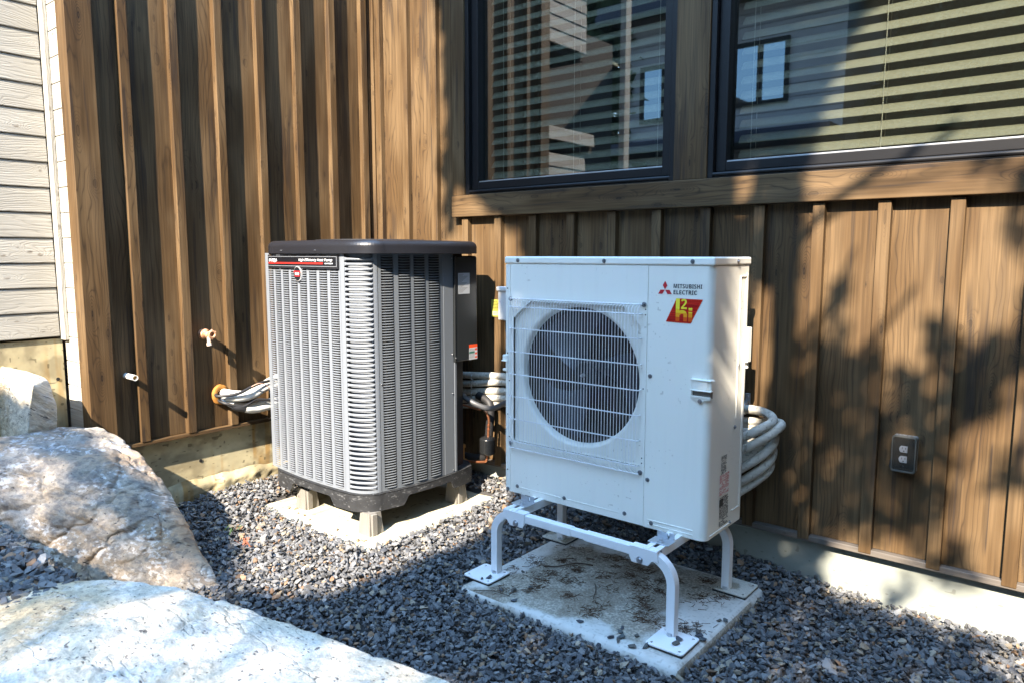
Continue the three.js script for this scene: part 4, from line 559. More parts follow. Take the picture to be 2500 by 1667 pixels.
// ------------------------------------------------------------------ lines between the two machines
{
  const o = thing('pipe_bundle', 'row of insulated pipes running along the wall between the two heat pumps', 'pipe bundle', [0, 0, 0]);
  const yy = [[0.727, 0.748], [0.676, 0.718], [0.630, 0.668], [0.588, 0.630], [0.548, 0.596]];
  yy.forEach(([a, b], i) => part(o, 'pipe', uvm(tube([[0.55, a - 0.004, 0.075], [0.8, a, 0.07], [0.93, (a * 0.62 + b * 0.38), 0.062 + 0.004 * (i % 2)], [1.13, b, 0.06], [1.5, b + 0.004, 0.06], [2.0, b + 0.004, 0.06], [2.42, 0.55 + (b - 0.55), 0.07]], i === 4 ? 0.013 : 0.0195, 60, 12), 'x', 0.2, 0.3), LEAD));
  part(o, 'pipe_strap', merge([0.725, 0.675, 0.628, 0.586].map((y) => tube([[0.905, y + 0.022, 0.055], [0.905, y + 0.01, 0.085], [0.906, y - 0.01, 0.086], [0.906, y - 0.022, 0.055]], 0.003, 12, 6))), GALV);
  part(o, 'copper_line', tube([[0.7, 0.585, 0.15], [0.8, 0.585, 0.14], [0.9, 0.571, 0.13], [1.0, 0.558, 0.12]], 0.0055, 20, 8), COPPER);
  shadow(o);
  const c = thing('conduit', 'black flexible conduit looping from the service box toward the white heat pump', 'conduit', [0, 0, 0]);
  part(c, 'conduit_tube', tube([[0.945, 0.87, 0.3], [0.945, 0.80, 0.3], [0.952, 0.725, 0.28], [0.985, 0.655, 0.24], [1.05, 0.612, 0.21], [1.15, 0.600, 0.2], [1.25, 0.644, 0.19], [1.4, 0.70, 0.2], [1.62, 0.72, 0.26]], 0.0145, 80, 14), mat([0.05, 0.052, 0.056], 0.45));
  part(c, 'fitting', cyl([0.945, 0.858, 0.3], [0.945, 0.838, 0.3], 0.02, 0.018, 14), GALV); shadow(c);
  const f = thing('filter_drier', 'black filter drier can on copper tubing beside the grey heat pump', 'filter drier', [1.088, 0.381, 0.16]);
  part(f, 'can', (() => { const p = [[0.006, 0.056], [0.02, 0.053], [0.041, 0.042], [0.043, 0.036], [0.043, -0.034], [0.04, -0.042], [0.02, -0.052], [0.006, -0.055]].map((q) => new THREE.Vector2(...q)); return new THREE.LatheGeometry(p, 28); })(), mat([0.012, 0.013, 0.014], 0.25));
  part(f, 'copper_tube', merge([tube([[-0.014, 0.195, 0.01], [0.004, 0.175, 0.006], [0.011, 0.14, 0], [0.008, 0.10, 0], [0.005, 0.05, 0]], 0.0068, 30, 12), cyl([0.0095, 0.118, 0], [0.0085, 0.108, 0], 0.0088, 0.0088, 12), cyl([0.0085, 0.096, 0], [0.0078, 0.088, 0], 0.0088, 0.0088, 12)]), COPPER);
  part(f, 'copper_tube', tube([[0.0, -0.05, 0], [-0.003, -0.068, 0], [-0.014, -0.088, 0], [-0.045, -0.097, 0], [-0.1, -0.106, 0], [-0.18, -0.113, 0]], 0.0068, 30, 12), COPPER);
  part(f, 'valve', merge([cyl([-0.19, -0.115, 0], [-0.155, -0.111, 0], 0.012, 0.012, 6), cyl([-0.185, -0.115, 0], [-0.185, -0.04, 0], 0.014, 0.012, 10), cyl([-0.185, -0.04, 0], [-0.185, -0.022, 0], 0.018, 0.018, 6)]), BRASS);
  shadow(f);
  const h = thing('insulated_line', 'thick black insulated suction line dropping behind the filter drier', 'pipe', [0, 0, 0]);
  part(h, 'insulation', tube([[0.82, 0.27, 0.1], [0.92, 0.275, 0.1], [1.0, 0.29, 0.1], [1.035, 0.34, 0.1], [1.045, 0.45, 0.095], [1.05, 0.55, 0.09], [1.03, 0.60, 0.085], [0.95, 0.63, 0.08]], 0.023, 60, 12), mat([0.012, 0.012, 0.013], 0.6)); shadow(h);
  const w = thing('disconnect_box', 'white disconnect box with yellow notice on the wall between the heat pumps', 'electrical box', [1.11, 1.052, 0.0]);
  part(w, 'enclosure', merge([B(-0.012, 0.14, 0, 0.172, 0.0, 0.085, 0.006), B(-0.016, 0.144, 0.155, 0.178, 0.0, 0.095, 0.005)]), mat([0.76, 0.76, 0.75], 0.45));
  part(w, 'notice', (() => B(-0.102, -0.0145, 0.012, 0.104, 0.031, 0.034))(), mat([0.33, 0.31, 0.05], 0.5), 'faded yellow notice');
  part(w, 'notice_print', new THREE.PlaneGeometry(0.08, 0.085).translate(-0.058, 0.058, 0.0348), print(canvasTex(128, 128, (g) => { g.clearRect(0, 0, 128, 128); g.fillStyle = '#3f3c18'; const r = rng(8); for (let y = 10; y < 76; y += 12) g.fillRect(14, y, 40 + r() * 56, 5); g.fillStyle = '#b9b691'; g.fillRect(8, 92, 110, 30); g.fillStyle = '#4d4a2a'; g.fillRect(14, 98, 60, 5); g.fillRect(14, 110, 80, 5); }), 0.6));
  shadow(w);
}
// coil of insulated lines behind the white machine
{
  const o = thing('pipe_coil', 'cracked off-white insulated pipes coiling out behind the white heat pump', 'pipe coil', [0, 0, 0]);
  const C = (pts, r = 0.0185) => part(o, 'pipe', uvm((() => { const g = tube(pts, r, 70, 14), P = g.attributes.position, N = g.attributes.normal; for (let i = 0; i < P.count; i++) { const e = 0.0022 * (fb3(P.getX(i) * 40, P.getY(i) * 40, P.getZ(i) * 40, 2) - 0.5); P.setXYZ(i, P.getX(i) + N.getX(i) * e, P.getY(i) + N.getY(i) * e, P.getZ(i) + N.getZ(i) * e); } g.computeVertexNormals(); return g; })(), 'y', 0.2, 0.3), LEAD);
  C([[2.3, 0.747, 0.06], [2.44, 0.752, 0.062], [2.53, 0.755, 0.085], [2.588, 0.748, 0.12], [2.605, 0.732, 0.16], [2.57, 0.705, 0.205], [2.50, 0.66, 0.235], [2.40, 0.60, 0.25]]);
  C([[2.3, 0.68, 0.06], [2.48, 0.70, 0.06], [2.575, 0.712, 0.075], [2.625, 0.722, 0.115], [2.632, 0.712, 0.15], [2.585, 0.667, 0.2], [2.50, 0.61, 0.235], [2.40, 0.56, 0.25]]);
  C([[2.3, 0.62, 0.06], [2.47, 0.655, 0.07], [2.55, 0.668, 0.09], [2.575, 0.64, 0.14], [2.52, 0.585, 0.19], [2.45, 0.545, 0.22], [2.36, 0.51, 0.24]]);
  C([[2.3, 0.61, 0.06], [2.47, 0.68, 0.055], [2.57, 0.68, 0.075], [2.605, 0.652, 0.12], [2.595, 0.615, 0.165], [2.54, 0.562, 0.205], [2.46, 0.505, 0.23], [2.38, 0.46, 0.25]]);
  C([[2.4, 0.60, 0.06], [2.55, 0.62, 0.065], [2.596, 0.59, 0.11], [2.58, 0.545, 0.16], [2.51, 0.482, 0.205], [2.42, 0.42, 0.235]]);
  C([[2.4, 0.55, 0.06], [2.54, 0.575, 0.06], [2.585, 0.54, 0.1], [2.57, 0.50, 0.14], [2.50, 0.435, 0.2], [2.41, 0.37, 0.235]]);
  part(o, 'pipe_clamp', merge([new THREE.TorusGeometry(0.0225, 0.004, 8, 24).rotateY(Math.PI / 2).scale(2.2, 1, 1).translate(2.452, 0.753, 0.062), B(2.444, 2.466, 0.772, 0.815, 0.033, 0.037, 0.001), B(2.446, 2.464, 0.772, 0.785, 0.035, 0.06, 0.001), cyl([2.455, 0.803, 0.036], [2.455, 0.803, 0.043], 0.006, 0.005, 6)]), GALV);
  part(o, 'tie_wire', tube([[2.606, 0.757, 0.148], [2.622, 0.735, 0.166], [2.625, 0.70, 0.168], [2.615, 0.686, 0.155]], 0.0012, 14, 5), GALV); shadow(o);
}
// weatherproof socket
{
  const o = thing('outlet_box', 'smoky plastic weatherproof cover over a double socket on the siding', 'outlet', [3.062, 0.655, 0.0]);
  part(o, 'back_box', merge([shapeGeo(rrect(-0.041, 0.041, -0.068, 0.068, 0.008), 0.024, 0.0015)]), mat([0.24, 0.225, 0.20], 0.5));
  const rim = rrect(-0.042, 0.042, -0.069, 0.069, 0.010); rim.holes.push(rrect(-0.037, 0.037, -0.062, 0.064, 0.008, THREE.Path));
  part(o, 'cover_rim', shapeGeo(rim, 0.016, 0.0015).translate(0, 0, 0.0265), mat([0.085, 0.08, 0.065], 0.4));
  part(o, 'cover', shapeGeo(rrect(-0.0385, 0.0385, -0.0635, 0.0655, 0.009), 0.003, 0.001).translate(0, 0, 0.0395), mat([0.045, 0.04, 0.032], 0.22, 0, { phys: true, transparent: true, opacity: 0.6, clearcoat: 0.3 }));
  part(o, 'face_plate', B(-0.034, 0.034, -0.058, 0.06, 0.0262, 0.0275), mat([0.03, 0.03, 0.03], 0.4));
  for (const y of [0.021, -0.018]) {
    const s = new THREE.Shape(); s.moveTo(-0.009, -0.0125); s.lineTo(0.012, -0.0125); s.lineTo(0.012, 0.0125); s.lineTo(-0.009, 0.0125); s.absarc(-0.0005, 0, 0.0155, Math.PI - 0.95, Math.PI + 0.95);
    const r = sub(o, 'receptacle'); part(r, 'face', shapeGeo(s, 0.014, 0.0008).translate(0.001, y, 0.0305), mat([0.26, 0.26, 0.26], 0.4));
    part(r, 'slots', merge([B(-0.0055, -0.0035, y + 0.001, y + 0.008, 0.045, 0.0459), B(0.0055, 0.0075, y + 0.001, y + 0.007, 0.045, 0.0459), cyl([0.001, y - 0.0065, 0.045], [0.001, y - 0.0065, 0.046], 0.0024, 0.0024, 10)]), BLACK);
  }
  part(o, 'hinge', merge([B(-0.048, -0.040, -0.06, -0.03, 0.02, 0.032, 0.002), cyl([0.001, -0.045, 0.036], [0.001, -0.045, 0.0445], 0.003, 0.003, 10), ...[-0.024, -0.013, 0.006, 0.02].map((x) => cyl([x, 0.0695, 0.018], [x, 0.0704, 0.018], 0.0022, 0.0022, 8))]), mat([0.02, 0.02, 0.02], 0.5)); shadow(o);
}

// ------------------------------------------------------------------ boulders
function boulder(pts, m, opt, label) {
  const c = new THREE.Vector3(); pts = pts.map(V); pts.forEach((p) => c.add(p)); c.divideScalar(pts.length); if (opt.centre) c.set(...opt.centre);
  const hull = flat(new ConvexGeometry(pts.map((p) => p.clone().sub(c)))), HP = hull.attributes.position, planes = [];
  for (let i = 0; i < HP.count; i += 3) { const a = new THREE.Vector3().fromBufferAttribute(HP, i), b = new THREE.Vector3().fromBufferAttribute(HP, i + 1), d = new THREE.Vector3().fromBufferAttribute(HP, i + 2), n = b.sub(a).cross(d.sub(a)).normalize(), k = n.dot(a); if (!planes.some((q) => q[0].dot(n) > 0.9995 && Math.abs(q[1] - k) < 1e-3)) planes.push([n, k]); }
  let g = new THREE.IcosahedronGeometry(1, opt.detail ?? 80); g.deleteAttribute('uv'); g.deleteAttribute('normal'); g = mergeVertices(g, 1e-6);
  const P = g.attributes.position, d = new THREE.Vector3(), s = opt.seed ?? 1, sharp = opt.sharp ?? 26;
  for (let i = 0; i < P.count; i++) {
    d.fromBufferAttribute(P, i).normalize(); let a = 0; for (const [n, k] of planes) { const t = n.dot(d); if (t > 0.001) a += Math.pow(t / k, sharp); }
    let r = Math.pow(a, -1 / sharp); const x = d.x * r + s * 5.1, y = d.y * r, z = d.z * r;
    const ridge = 1 - Math.abs(fb3(x * 4.2, y * 5, z * 4.2, 4, s) - 0.5) * 2, chip = fb3(x * 2.2, y * 3.4, z * 2.2, 3, s + 7), step = Math.floor(chip * 7) / 7 + sm(0.35, 0.65, chip * 7 % 1) / 7;
    r += (opt.amp ?? 0.05) * ((step - 0.5) * 1.3 + 0.35 * (fb3(x * 9, y * 14, z * 9, 4, s + 3) - 0.5) - 0.35 * Math.pow(ridge, 14)) + 0.011 * (fb3(x * 34, y * 50, z * 34, 4, s + 4) - 0.5);
    P.setXYZ(i, c.x + d.x * r, c.y + d.y * r, c.z + d.z * r);
  }
  g.computeVertexNormals(); const N = g.attributes.normal, col = new Float32Array(P.count * 3);
  for (let i = 0; i < P.count; i++) { const q = opt.paint ? opt.paint(P.getX(i), P.getY(i), P.getZ(i), N.getX(i), N.getY(i), N.getZ(i)) : [1, 1, 1]; col.set(q, i * 3); }
  g.setAttribute('color', new THREE.BufferAttribute(col, 3));
  const ax = V(opt.proj ?? [0, 1, 0]).clone().normalize(), e1 = new THREE.Vector3(1, 0, 0).addScaledVector(ax, -ax.x).normalize(), e2 = new THREE.Vector3().crossVectors(ax, e1), U = new Float32Array(P.count * 2);
  for (let i = 0; i < P.count; i++) { d.fromBufferAttribute(P, i); U[i * 2] = d.dot(e1) / (opt.tile ?? 0.9); U[i * 2 + 1] = d.dot(e2) / (opt.tile ?? 0.9); }
  g.setAttribute('uv', new THREE.BufferAttribute(U, 2)); m = m.clone(); m.vertexColors = true;
  const o = single('boulder', g, m, label, 'boulder'); shadow(o); return o;
}
const ROCKA = mat([1, 1, 1], 0.85, 0, { map: rockMapA, bumpMap: rockBumpA, bumpScale: 0.006 }), ROCKB = mat([1, 1, 1], 0.85, 0, { map: rockMapB, bumpMap: rockBumpB, bumpScale: 0.006 });
boulder([[-0.10, 0.58, 2.5], [0.15, 0.665, 2.36], [0.14, 0.665, 2.13], [0.02, 0.645, 1.88], [0.09, 0.625, 1.72], [0.20, 0.575, 1.655], [0.318, 0.54, 1.635], [0.459, 0.45, 1.616], [0.578, 0.34, 1.59], [0.724, 0.25, 1.598], [0.874, 0.17, 1.611], [1.01, 0.09, 1.623], [1.08, -0.1, 1.62], [-0.3, 0.3, 1.60], [0.3, 0.1, 1.46], [0.8, -0.1, 1.5], [-0.8, 0.2, 1.9], [0.32, 0.60, 2.20], [0.37, 0.59, 2.10], [0.397, 0.525, 1.901], [0.483, 0.51, 1.76], [0.66, 0.27, 1.665], [0.80, 0.10, 1.87], [0.88, 0.06, 1.735], [0.70, 0.15, 2.05], [0.42, 0.15, 2.22], [0.16, 0.2, 2.42], [0.95, -0.1, 1.8], [0.6, -0.1, 2.2], [-0.5, 0.3, 2.4], [-0.7, -0.1, 2.0]], ROCKA, {
  seed: 3, amp: 0.045, detail: 125, sharp: 60, proj: [0.45, 0.5, 0.75], centre: [0.28, 0.18, 1.88], tile: 0.8,
  paint: (x, y, z, nx, ny) => { const t = fb3(x * 2.3, y * 2.3, z * 2.3, 4, 9), r = sm(0.52, 0.72, fb3(x * 3, y * 4, z * 3, 4, 19)), up = sm(0.42, 0.58, t * 0.5 + 0.27 + 0.5 * (y - 0.5)); return mix3(mix3([1.0, 0.92, 0.82], [0.80, 0.83, 0.88], up), [1.05, 0.78, 0.58], r * 0.4 * (1 - up)); } },
'big grey and rust-stained boulder with a flat top in front of the corner post');
boulder([[0.98, 0.43, 2.52], [1.08, 0.425, 2.40], [1.34, 0.43, 2.17], [1.60, 0.435, 2.06], [1.86, 0.42, 1.975], [2.10, 0.41, 1.93], [2.29, 0.395, 1.90], [2.60, 0.395, 1.85], [2.74, 0.30, 1.83], [2.4, -0.1, 1.75], [1.2, -0.1, 2.1], [0.9, 0.0, 2.5], [2.95, 0.36, 2.1], [2.9, 0.0, 2.0], [2.6, 0.40, 2.7], [1.9, 0.40, 3.0], [1.25, 0.36, 2.85], [1.0, 0.1, 2.9], [2.7, 0.0, 2.8], [1.85, 0.46, 2.35]], ROCKB, {
  seed: 11, amp: 0.03, detail: 150, sharp: 40, proj: [0, 1, 0], centre: [1.85, 0.16, 2.38], tile: 0.8,
  paint: (x, y, z) => { const t = fb3(x * 3, y * 3, z * 3, 4, 29), p = sm(0.5, 0.64, fb3(x * 4.5, y * 5, z * 4.5, 4, 39)) * sm(1.75, 1.45, x); return mix3(mix3([1.04, 0.98, 0.90], [0.98, 0.96, 0.94], sm(0.4, 0.6, t)), [0.62, 0.52, 0.36], 0.7 * p); } },
'large pale speckled flat boulder filling the lower left foreground');
boulder([[-0.12, 0.915, 1.99], [-0.6, 0.87, 1.97], [-0.08, 0.885, 1.91], [0.0, 0.85, 1.87], [0.055, 0.735, 1.86], [0.04, 0.66, 1.86], [-0.08, 0.56, 1.87], [-0.1, 0.3, 1.88], [0.16, 0.86, 1.985], [0.13, 0.74, 1.995], [0.09, 0.62, 2.0], [0.0, 0.3, 2.0], [-0.6, 0.3, 2.03], [-0.6, 0.7, 2.02], [-0.55, 0.3, 1.88]], ROCKB, {
  seed: 23, amp: 0.02, detail: 64, sharp: 70, proj: [0.7, 0.4, 0.6], centre: [-0.16, 0.6, 1.94], tile: 0.7,
  paint: (x, y, z, nx, ny, nz) => { const t = fb3(x * 7, y * 2.5, z * 7, 4, 5); return mix3([0.95, 0.95, 0.93], [0.72, 0.66, 0.56], sm(0.48, 0.62, t)); } },
'white-topped boulder standing against the grey wing foundation at left edge');
boulder([[-0.13, 0.60, 1.80], [-0.05, 0.61, 1.75], [0.0, 0.58, 1.76], [-0.14, 0.5, 1.76], [0.02, 0.5, 1.80], [-0.08, 0.5, 1.86], [-0.02, 0.5, 1.72]], ROCKA, { seed: 37, amp: 0.015, detail: 26, sharp: 20, proj: [0.5, 0.5, 0.7], tile: 0.4 }, 'small broken stone wedged between the white-topped boulder and the pale wall corner');

// ------------------------------------------------------------------ gravel
function stoneGeo(seed, flatY) { const r = rng(seed), p = []; for (let i = 0; i < 13; i++) { const a = r() * 6.283, z = r() * 2 - 1, k = Math.sqrt(1 - z * z), q = 0.8 + 0.4 * r(); p.push(new THREE.Vector3(k * Math.cos(a) * q, z * flatY * q, k * Math.sin(a) * q * 0.82)); } return flat(new ConvexGeometry(p)); }
{
  const inPad = (x, z) => (x > 1.635 && x < 2.61 && z > 0.2 && z < 0.96) || (x > 0.27 && x < 1.145 && z > 0.14 && z < 1.03);
  const kinds = [
    ['dark blue-grey crushed gravel covering most of the ground', [0.054, 0.056, 0.060], [0.090, 0.092, 0.095], 0.60, 0.62],
    ['mid grey gravel chips scattered through the bed', [0.085, 0.086, 0.088], [0.14, 0.139, 0.136], 0.80, 0.5],
    ['tan and buff gravel chips scattered through the bed', [0.12, 0.10, 0.072], [0.20, 0.17, 0.13], 0.88, 0.6],
    ['brown rust-coloured gravel chips scattered through the bed', [0.10, 0.062, 0.036], [0.16, 0.10, 0.06], 0.93, 0.55],
    ['slate-thin charcoal gravel flakes scattered through the bed', [0.035, 0.038, 0.045], [0.062, 0.064, 0.07], 1.01, 0.34]];
  const lists = kinds.map(() => []), r = rng(1234), q = new THREE.Quaternion(), e = new THREE.Euler(), M = new THREE.Matrix4(), p = new THREE.Vector3(), sc = new THREE.Vector3();
  const put = (x, y, z, s) => { const k = r(); let i = kinds.findIndex((c) => k < c[3]); e.set((r() - 0.5) * 1.3, r() * 6.28, (r() - 0.5) * 1.3); q.setFromEuler(e); p.set(x, y, z); sc.set(s * (0.8 + 0.5 * r()), s * (0.75 + 0.45 * r()), s * (0.8 + 0.45 * r())); lists[i].push([M.compose(p, q, sc).clone(), r()]); };
  const st = 0.0162; for (let layer = 0; layer < 2; layer++) for (let x = -0.35; x < 4.25; x += st) for (let z = -0.06; z < 2.02; z += st) {
    const X = x + (r() - 0.5) * st * 1.6, Z = z + (r() - 0.5) * st * 1.6; const big = r(); if (layer && big < 0.35) continue; if (inPad(X, Z)) { continue; }
    if (X < 0.02 && Z < 1.7) continue; if (Z < -0.03 && X < 4) continue; if (x > 2.9 && z > 1.2) continue; if (X < 0.9 && Z > 1.68) continue; if (X > 1.3 && Z > 1.92) continue;
    put(X, groundY(X, Z) + (layer ? 0.004 + 0.008 * r() : -0.006), Z, 0.0060 + 0.0115 * Math.pow(big, 2.1) + (r() < 0.04 ? 0.006 : 0));
  }
  for (let i = 0; i < 2600; i++) { const X = 0.35 + 1.2 * r(), Z = 2.0 + 0.55 * r(); put(X, groundY(X, Z) + 0.012 * r(), Z, 0.012 + 0.016 * Math.pow(r(), 1.5)); }
  lists.forEach((L, i) => {
    const im = new THREE.InstancedMesh(stoneGeo(40 + i * 7, kinds[i][4]), mat([1, 1, 1], 0.75), L.length), c = new THREE.Color();
    L.forEach(([m, t], k) => { im.setMatrixAt(k, m); const f = 0.9 + 0.95 * ((t * 7.3) % 1), a = mix3(kinds[i][1], kinds[i][2], t); c.setRGB(a[0] * f, a[1] * f, a[2] * f); im.setColorAt(k, c); });
    im.name = numbered('gravel'); im.castShadow = im.receiveShadow = true; im.userData = { label: kinds[i][0], category: 'gravel', kind: 'stuff' }; scene.add(im);
  });
}
// single stones lying on the pad, foot plates and pad of the grey machine
{
  const r = rng(77), protoG = [0, 1, 2, 3].map((k) => stoneGeo(300 + k, 0.6)), dk = [mat([0.055, 0.06, 0.07], 0.8), mat([0.09, 0.085, 0.075], 0.8), mat([0.075, 0.085, 0.085], 0.8)], tan = mat([0.3, 0.22, 0.14], 0.8);
  const spot = (label, group, list, y, m) => list.forEach(([x, z, s, own], i) => { const g = protoG[i % 4], o = single('pebble', g, m ?? dk[i % 3], own ?? label, 'pebble', group); o.position.set(x, y + s * 0.45, z); o.scale.set(s * 1.1, s * 0.95, s * 0.85); o.rotation.set(0, r() * 6, (r() - 0.5) * 0.4); shadow(o); });
  spot('dark pebble lying on the front right foot plate of the white stand', 'pebbles on the front right foot plate', [[2.542, 0.812, 0.0165, 'dark pebble against the leg base on the front right foot plate'], [2.548, 0.845, 0.015, 'dark pebble out in front of the leg on the front right foot plate']], 0.0645);
  spot('dark pebble lying on the front left foot plate of the white stand', 'pebbles on the front left foot plate', [[1.705, 0.86, 0.0155, 'larger dark pebble beside the leg on the front left foot plate'], [1.69, 0.885, 0.009, 'tiny dark pebble at the outer edge of the front left foot plate']], 0.0645);
  spot('dark pebble in the loose cluster left of the front right foot plate', 'pebbles loose on the worn pad', [[2.575, 0.72, 0.017, 'larger dark pebble of the pair behind the front right foot plate'], [2.56, 0.70, 0.017, 'smaller dark pebble of the pair behind the front right foot plate'], [2.59, 0.745, 0.014, 'dark pebble touching the back right edge of the front right foot plate'], [2.60, 0.735, 0.016, 'dark pebble nearest the pad edge beside the front right foot plate'], [2.585, 0.57, 0.012, 'left one of two lone pebbles near the right edge of the worn pad'], [2.606, 0.555, 0.0125, 'right one of two lone pebbles near the right edge of the worn pad'], [2.515, 0.70, 0.009, 'tiny dark pebble right behind the front right leg on the worn pad'], [2.405, 0.86, 0.012], [2.365, 0.905, 0.018], [2.34, 0.93, 0.014], [2.37, 0.935, 0.012], [2.345, 0.875, 0.014], [2.335, 0.845, 0.011], [2.43, 0.935, 0.014, 'dark pebble close in front of the front right foot plate at its left corner'], [2.463, 0.905, 0.016, 'dark pebble left of the front right leg at the foot plate\'s left edge'], [2.19, 0.905, 0.014, 'single brownish pebble alone at the front edge of the worn pad']], 0.05);
  spot('dark pebble lying loose on the worn pad near its front left corner', 'pebbles at the front left corner of the worn pad', [[1.80, 0.895, 0.013], [1.845, 0.865, 0.015], [1.88, 0.80, 0.011], [1.90, 0.93, 0.013], [1.76, 0.70, 0.010]], 0.05);
  spot('tan stone chip lying on the sunlit pad under the grey heat pump', 'stone chips on the sunlit pad', [[0.42, 0.955, 0.013], [0.46, 0.94, 0.012], [0.52, 0.97, 0.010], [0.57, 0.965, 0.011], [0.64, 0.985, 0.009], [0.86, 0.985, 0.011], [0.95, 1.0, 0.009], [1.06, 0.99, 0.014], [1.04, 1.005, 0.016]], 0.1, tan);
  // fallen needles and twigs on the worn pad
  const parts = []; for (let c = 0; c < 60; c++) { const cx = 1.70 + 0.84 * r(), cz = 0.28 + 0.62 * r(); if (cz > 0.78 && r() < 0.4) continue; const n = 8 + r() * 34, w = 0.02 + 0.05 * r(); for (let i = 0; i < n; i++) { const x = cx + (r() + r() - 1) * w * 1.4, z = cz + (r() + r() - 1) * w, a = r() * 6.28, l = 0.010 + 0.024 * r(), y = 0.0512 + 0.005 * r(); parts.push(cyl([x, y, z], [x + Math.cos(a) * l, y + 0.003 * r(), z + Math.sin(a) * l], 0.0011, 0.0007, 3)); } }
  const nd = single('needle_litter', merge(parts), mat([0.10, 0.055, 0.03], 0.9), 'brown pine needle litter lying on the worn concrete pad', 'needle litter'); nd.userData.kind = 'stuff';
  const tw = (pts, rr, label) => shadow(single('twig', tube(pts, rr, 24, 6), mat([0.07, 0.05, 0.035], 0.9), label, 'twig'));
  tw([[1.80, 0.054, 0.60], [1.85, 0.058, 0.57], [1.90, 0.062, 0.50], [1.96, 0.056, 0.46]], 0.003, 'curved dark twig lying at the back left of the worn concrete pad');
  tw([[2.06, 0.053, 0.60], [2.10, 0.058, 0.655], [2.13, 0.054, 0.72]], 0.0018, 'thin forked twig lying in the middle of the worn concrete pad');
  tw([[1.72, 0.056, 0.97], [1.79, 0.06, 0.93], [1.86, 0.056, 0.915]], 0.0016, 'thin twig bridging gravel and the front left edge of the worn concrete pad');
  // tiny plants by the big boulder
  const sprig = (x, y, z, n, col, label, cat) => { const L = []; for (let i = 0; i < n; i++) { const a = r() * 6.28, l = 0.015 + 0.022 * r(), h = 0.012 + 0.025 * r(); const g = new THREE.PlaneGeometry(0.006, l, 1, 2).rotateX(-0.9).translate(0, h * 0.5, 0).rotateY(a).translate(x + (r() - 0.5) * 0.05, y + h * 0.5, z + (r() - 0.5) * 0.05); L.push(g); } shadow(single('sprig', merge(L), mat(col, 0.8), label, cat)); };
  sprig(0.52, 0.105, 1.32, 14, [0.04, 0.08, 0.02], 'tiny green weed in the shaded gravel beside the big boulder', 'weed');
  sprig(0.72, 0.11, 1.39, 16, [0.25, 0.08, 0.04], 'clump of orange-red dried leaf bits at the foot of the big boulder', 'dry leaves');
}

// ------------------------------------------------------------------ what stands behind the camera: neighbour house and trees (they show in the panes and shade the yard)
{
  const o = thing('neighbour_house', 'dark grey-brown plank house opposite, seen mirrored in the window panes', 'house', [-1.6, 0, 9]);
  part(o, 'wall', B(-1.87, 1.85, 0, 5.6, 0, 6), mat([0.20, 0.195, 0.19], 0.8));
  const pm = mat([0.46, 0.455, 0.45], 0.8); for (let y = 0.3; y < 5.5; y += 0.2) part(o, 'plank', B(-1.88, 1.86, y, y + 0.19, -0.03, -0.002, 0.004), pm);
  part(o, 'roof', merge([B(-2.3, 2.2, 5.6, 5.78, -0.5, 6.3), B(-2.3, 2.2, 5.5, 5.62, -0.56, -0.5)]), mat([0.03, 0.04, 0.07], 0.5)); part(o, 'lower_roof', B(-1.9, 1.9, 3.15, 3.32, -0.8, -0.002), mat([0.03, 0.04, 0.075], 0.5));
  const gl = mat([0.42, 0.58, 0.72], 0.04, 1);
  const win = (x0, x1, y0, y1) => { const w = sub(o, 'window'); part(w, 'frame', merge([B(x0, x1, y0, y0 + 0.07, -0.07, -0.03), B(x0, x1, y1 - 0.07, y1, -0.07, -0.03), B(x0, x0 + 0.07, y0 + 0.07, y1 - 0.07, -0.07, -0.03), B(x1 - 0.07, x1, y0 + 0.07, y1 - 0.07, -0.07, -0.03), B((x0 + x1) / 2 - 0.04, (x0 + x1) / 2 + 0.04, y0 + 0.07, y1 - 0.07, -0.072, -0.03)]), FRAME); part(w, 'pane', B(x0 + 0.06, x1 - 0.06, y0 + 0.06, y1 - 0.06, -0.045, -0.035), gl); };
  win(0.08, 1.02, 3.82, 4.84); win(-1.64, -0.7, 3.75, 4.74); win(-1.4, -0.3, 1.0, 2.4); shadow(o);
}
// where foliage stands between the sun and the yard, in the plane of the window wall (u across, v up, along the sun's rays)
const poly = (pts, u, v) => { let c = false; for (let i = 0, j = pts.length - 1; i < pts.length; j = i++) { const [a, b] = pts[i], [d, e] = pts[j]; if ((b > v) !== (e > v) && u < (d - a) * (v - b) / (e - b) + a) c = !c; } return c; };
const OPEN = [[[-4, 4], [0.45, 4], [0.55, 2.6], [0.62, 2.1], [0.66, 1.78], [0.80, 1.66], [1.12, 1.52], [1.18, 1.24], [1.02, 1.22], [1.0, 0.8], [1.02, 0.2], [1.16, 0.0], [1.18, -0.3], [1.12, -0.53], [0.99, -0.76], [0.92, -0.95], [0.83, -1.13], [0.66, -1.22], [0.45, -1.27], [0.2, -1.12], [-0.1, -1.0], [-0.45, -0.92], [-4, -0.92]],
  [[1.05, 1.25], [1.17, 1.25], [1.15, 0.95], [1.06, 0.95]], [[2.58, 1.9], [2.66, 2.2], [2.95, 2.7], [3.3, 4], [6, 4], [6, -0.01], [2.74, -0.01], [2.7, 0.2], [2.56, 0.2]]];
const FLANK = [[2.335, 0.42], [2.39, 0.55], [2.475, 0.93], [2.48, 1.25], [2.40, 1.25], [2.335, 1.0]];
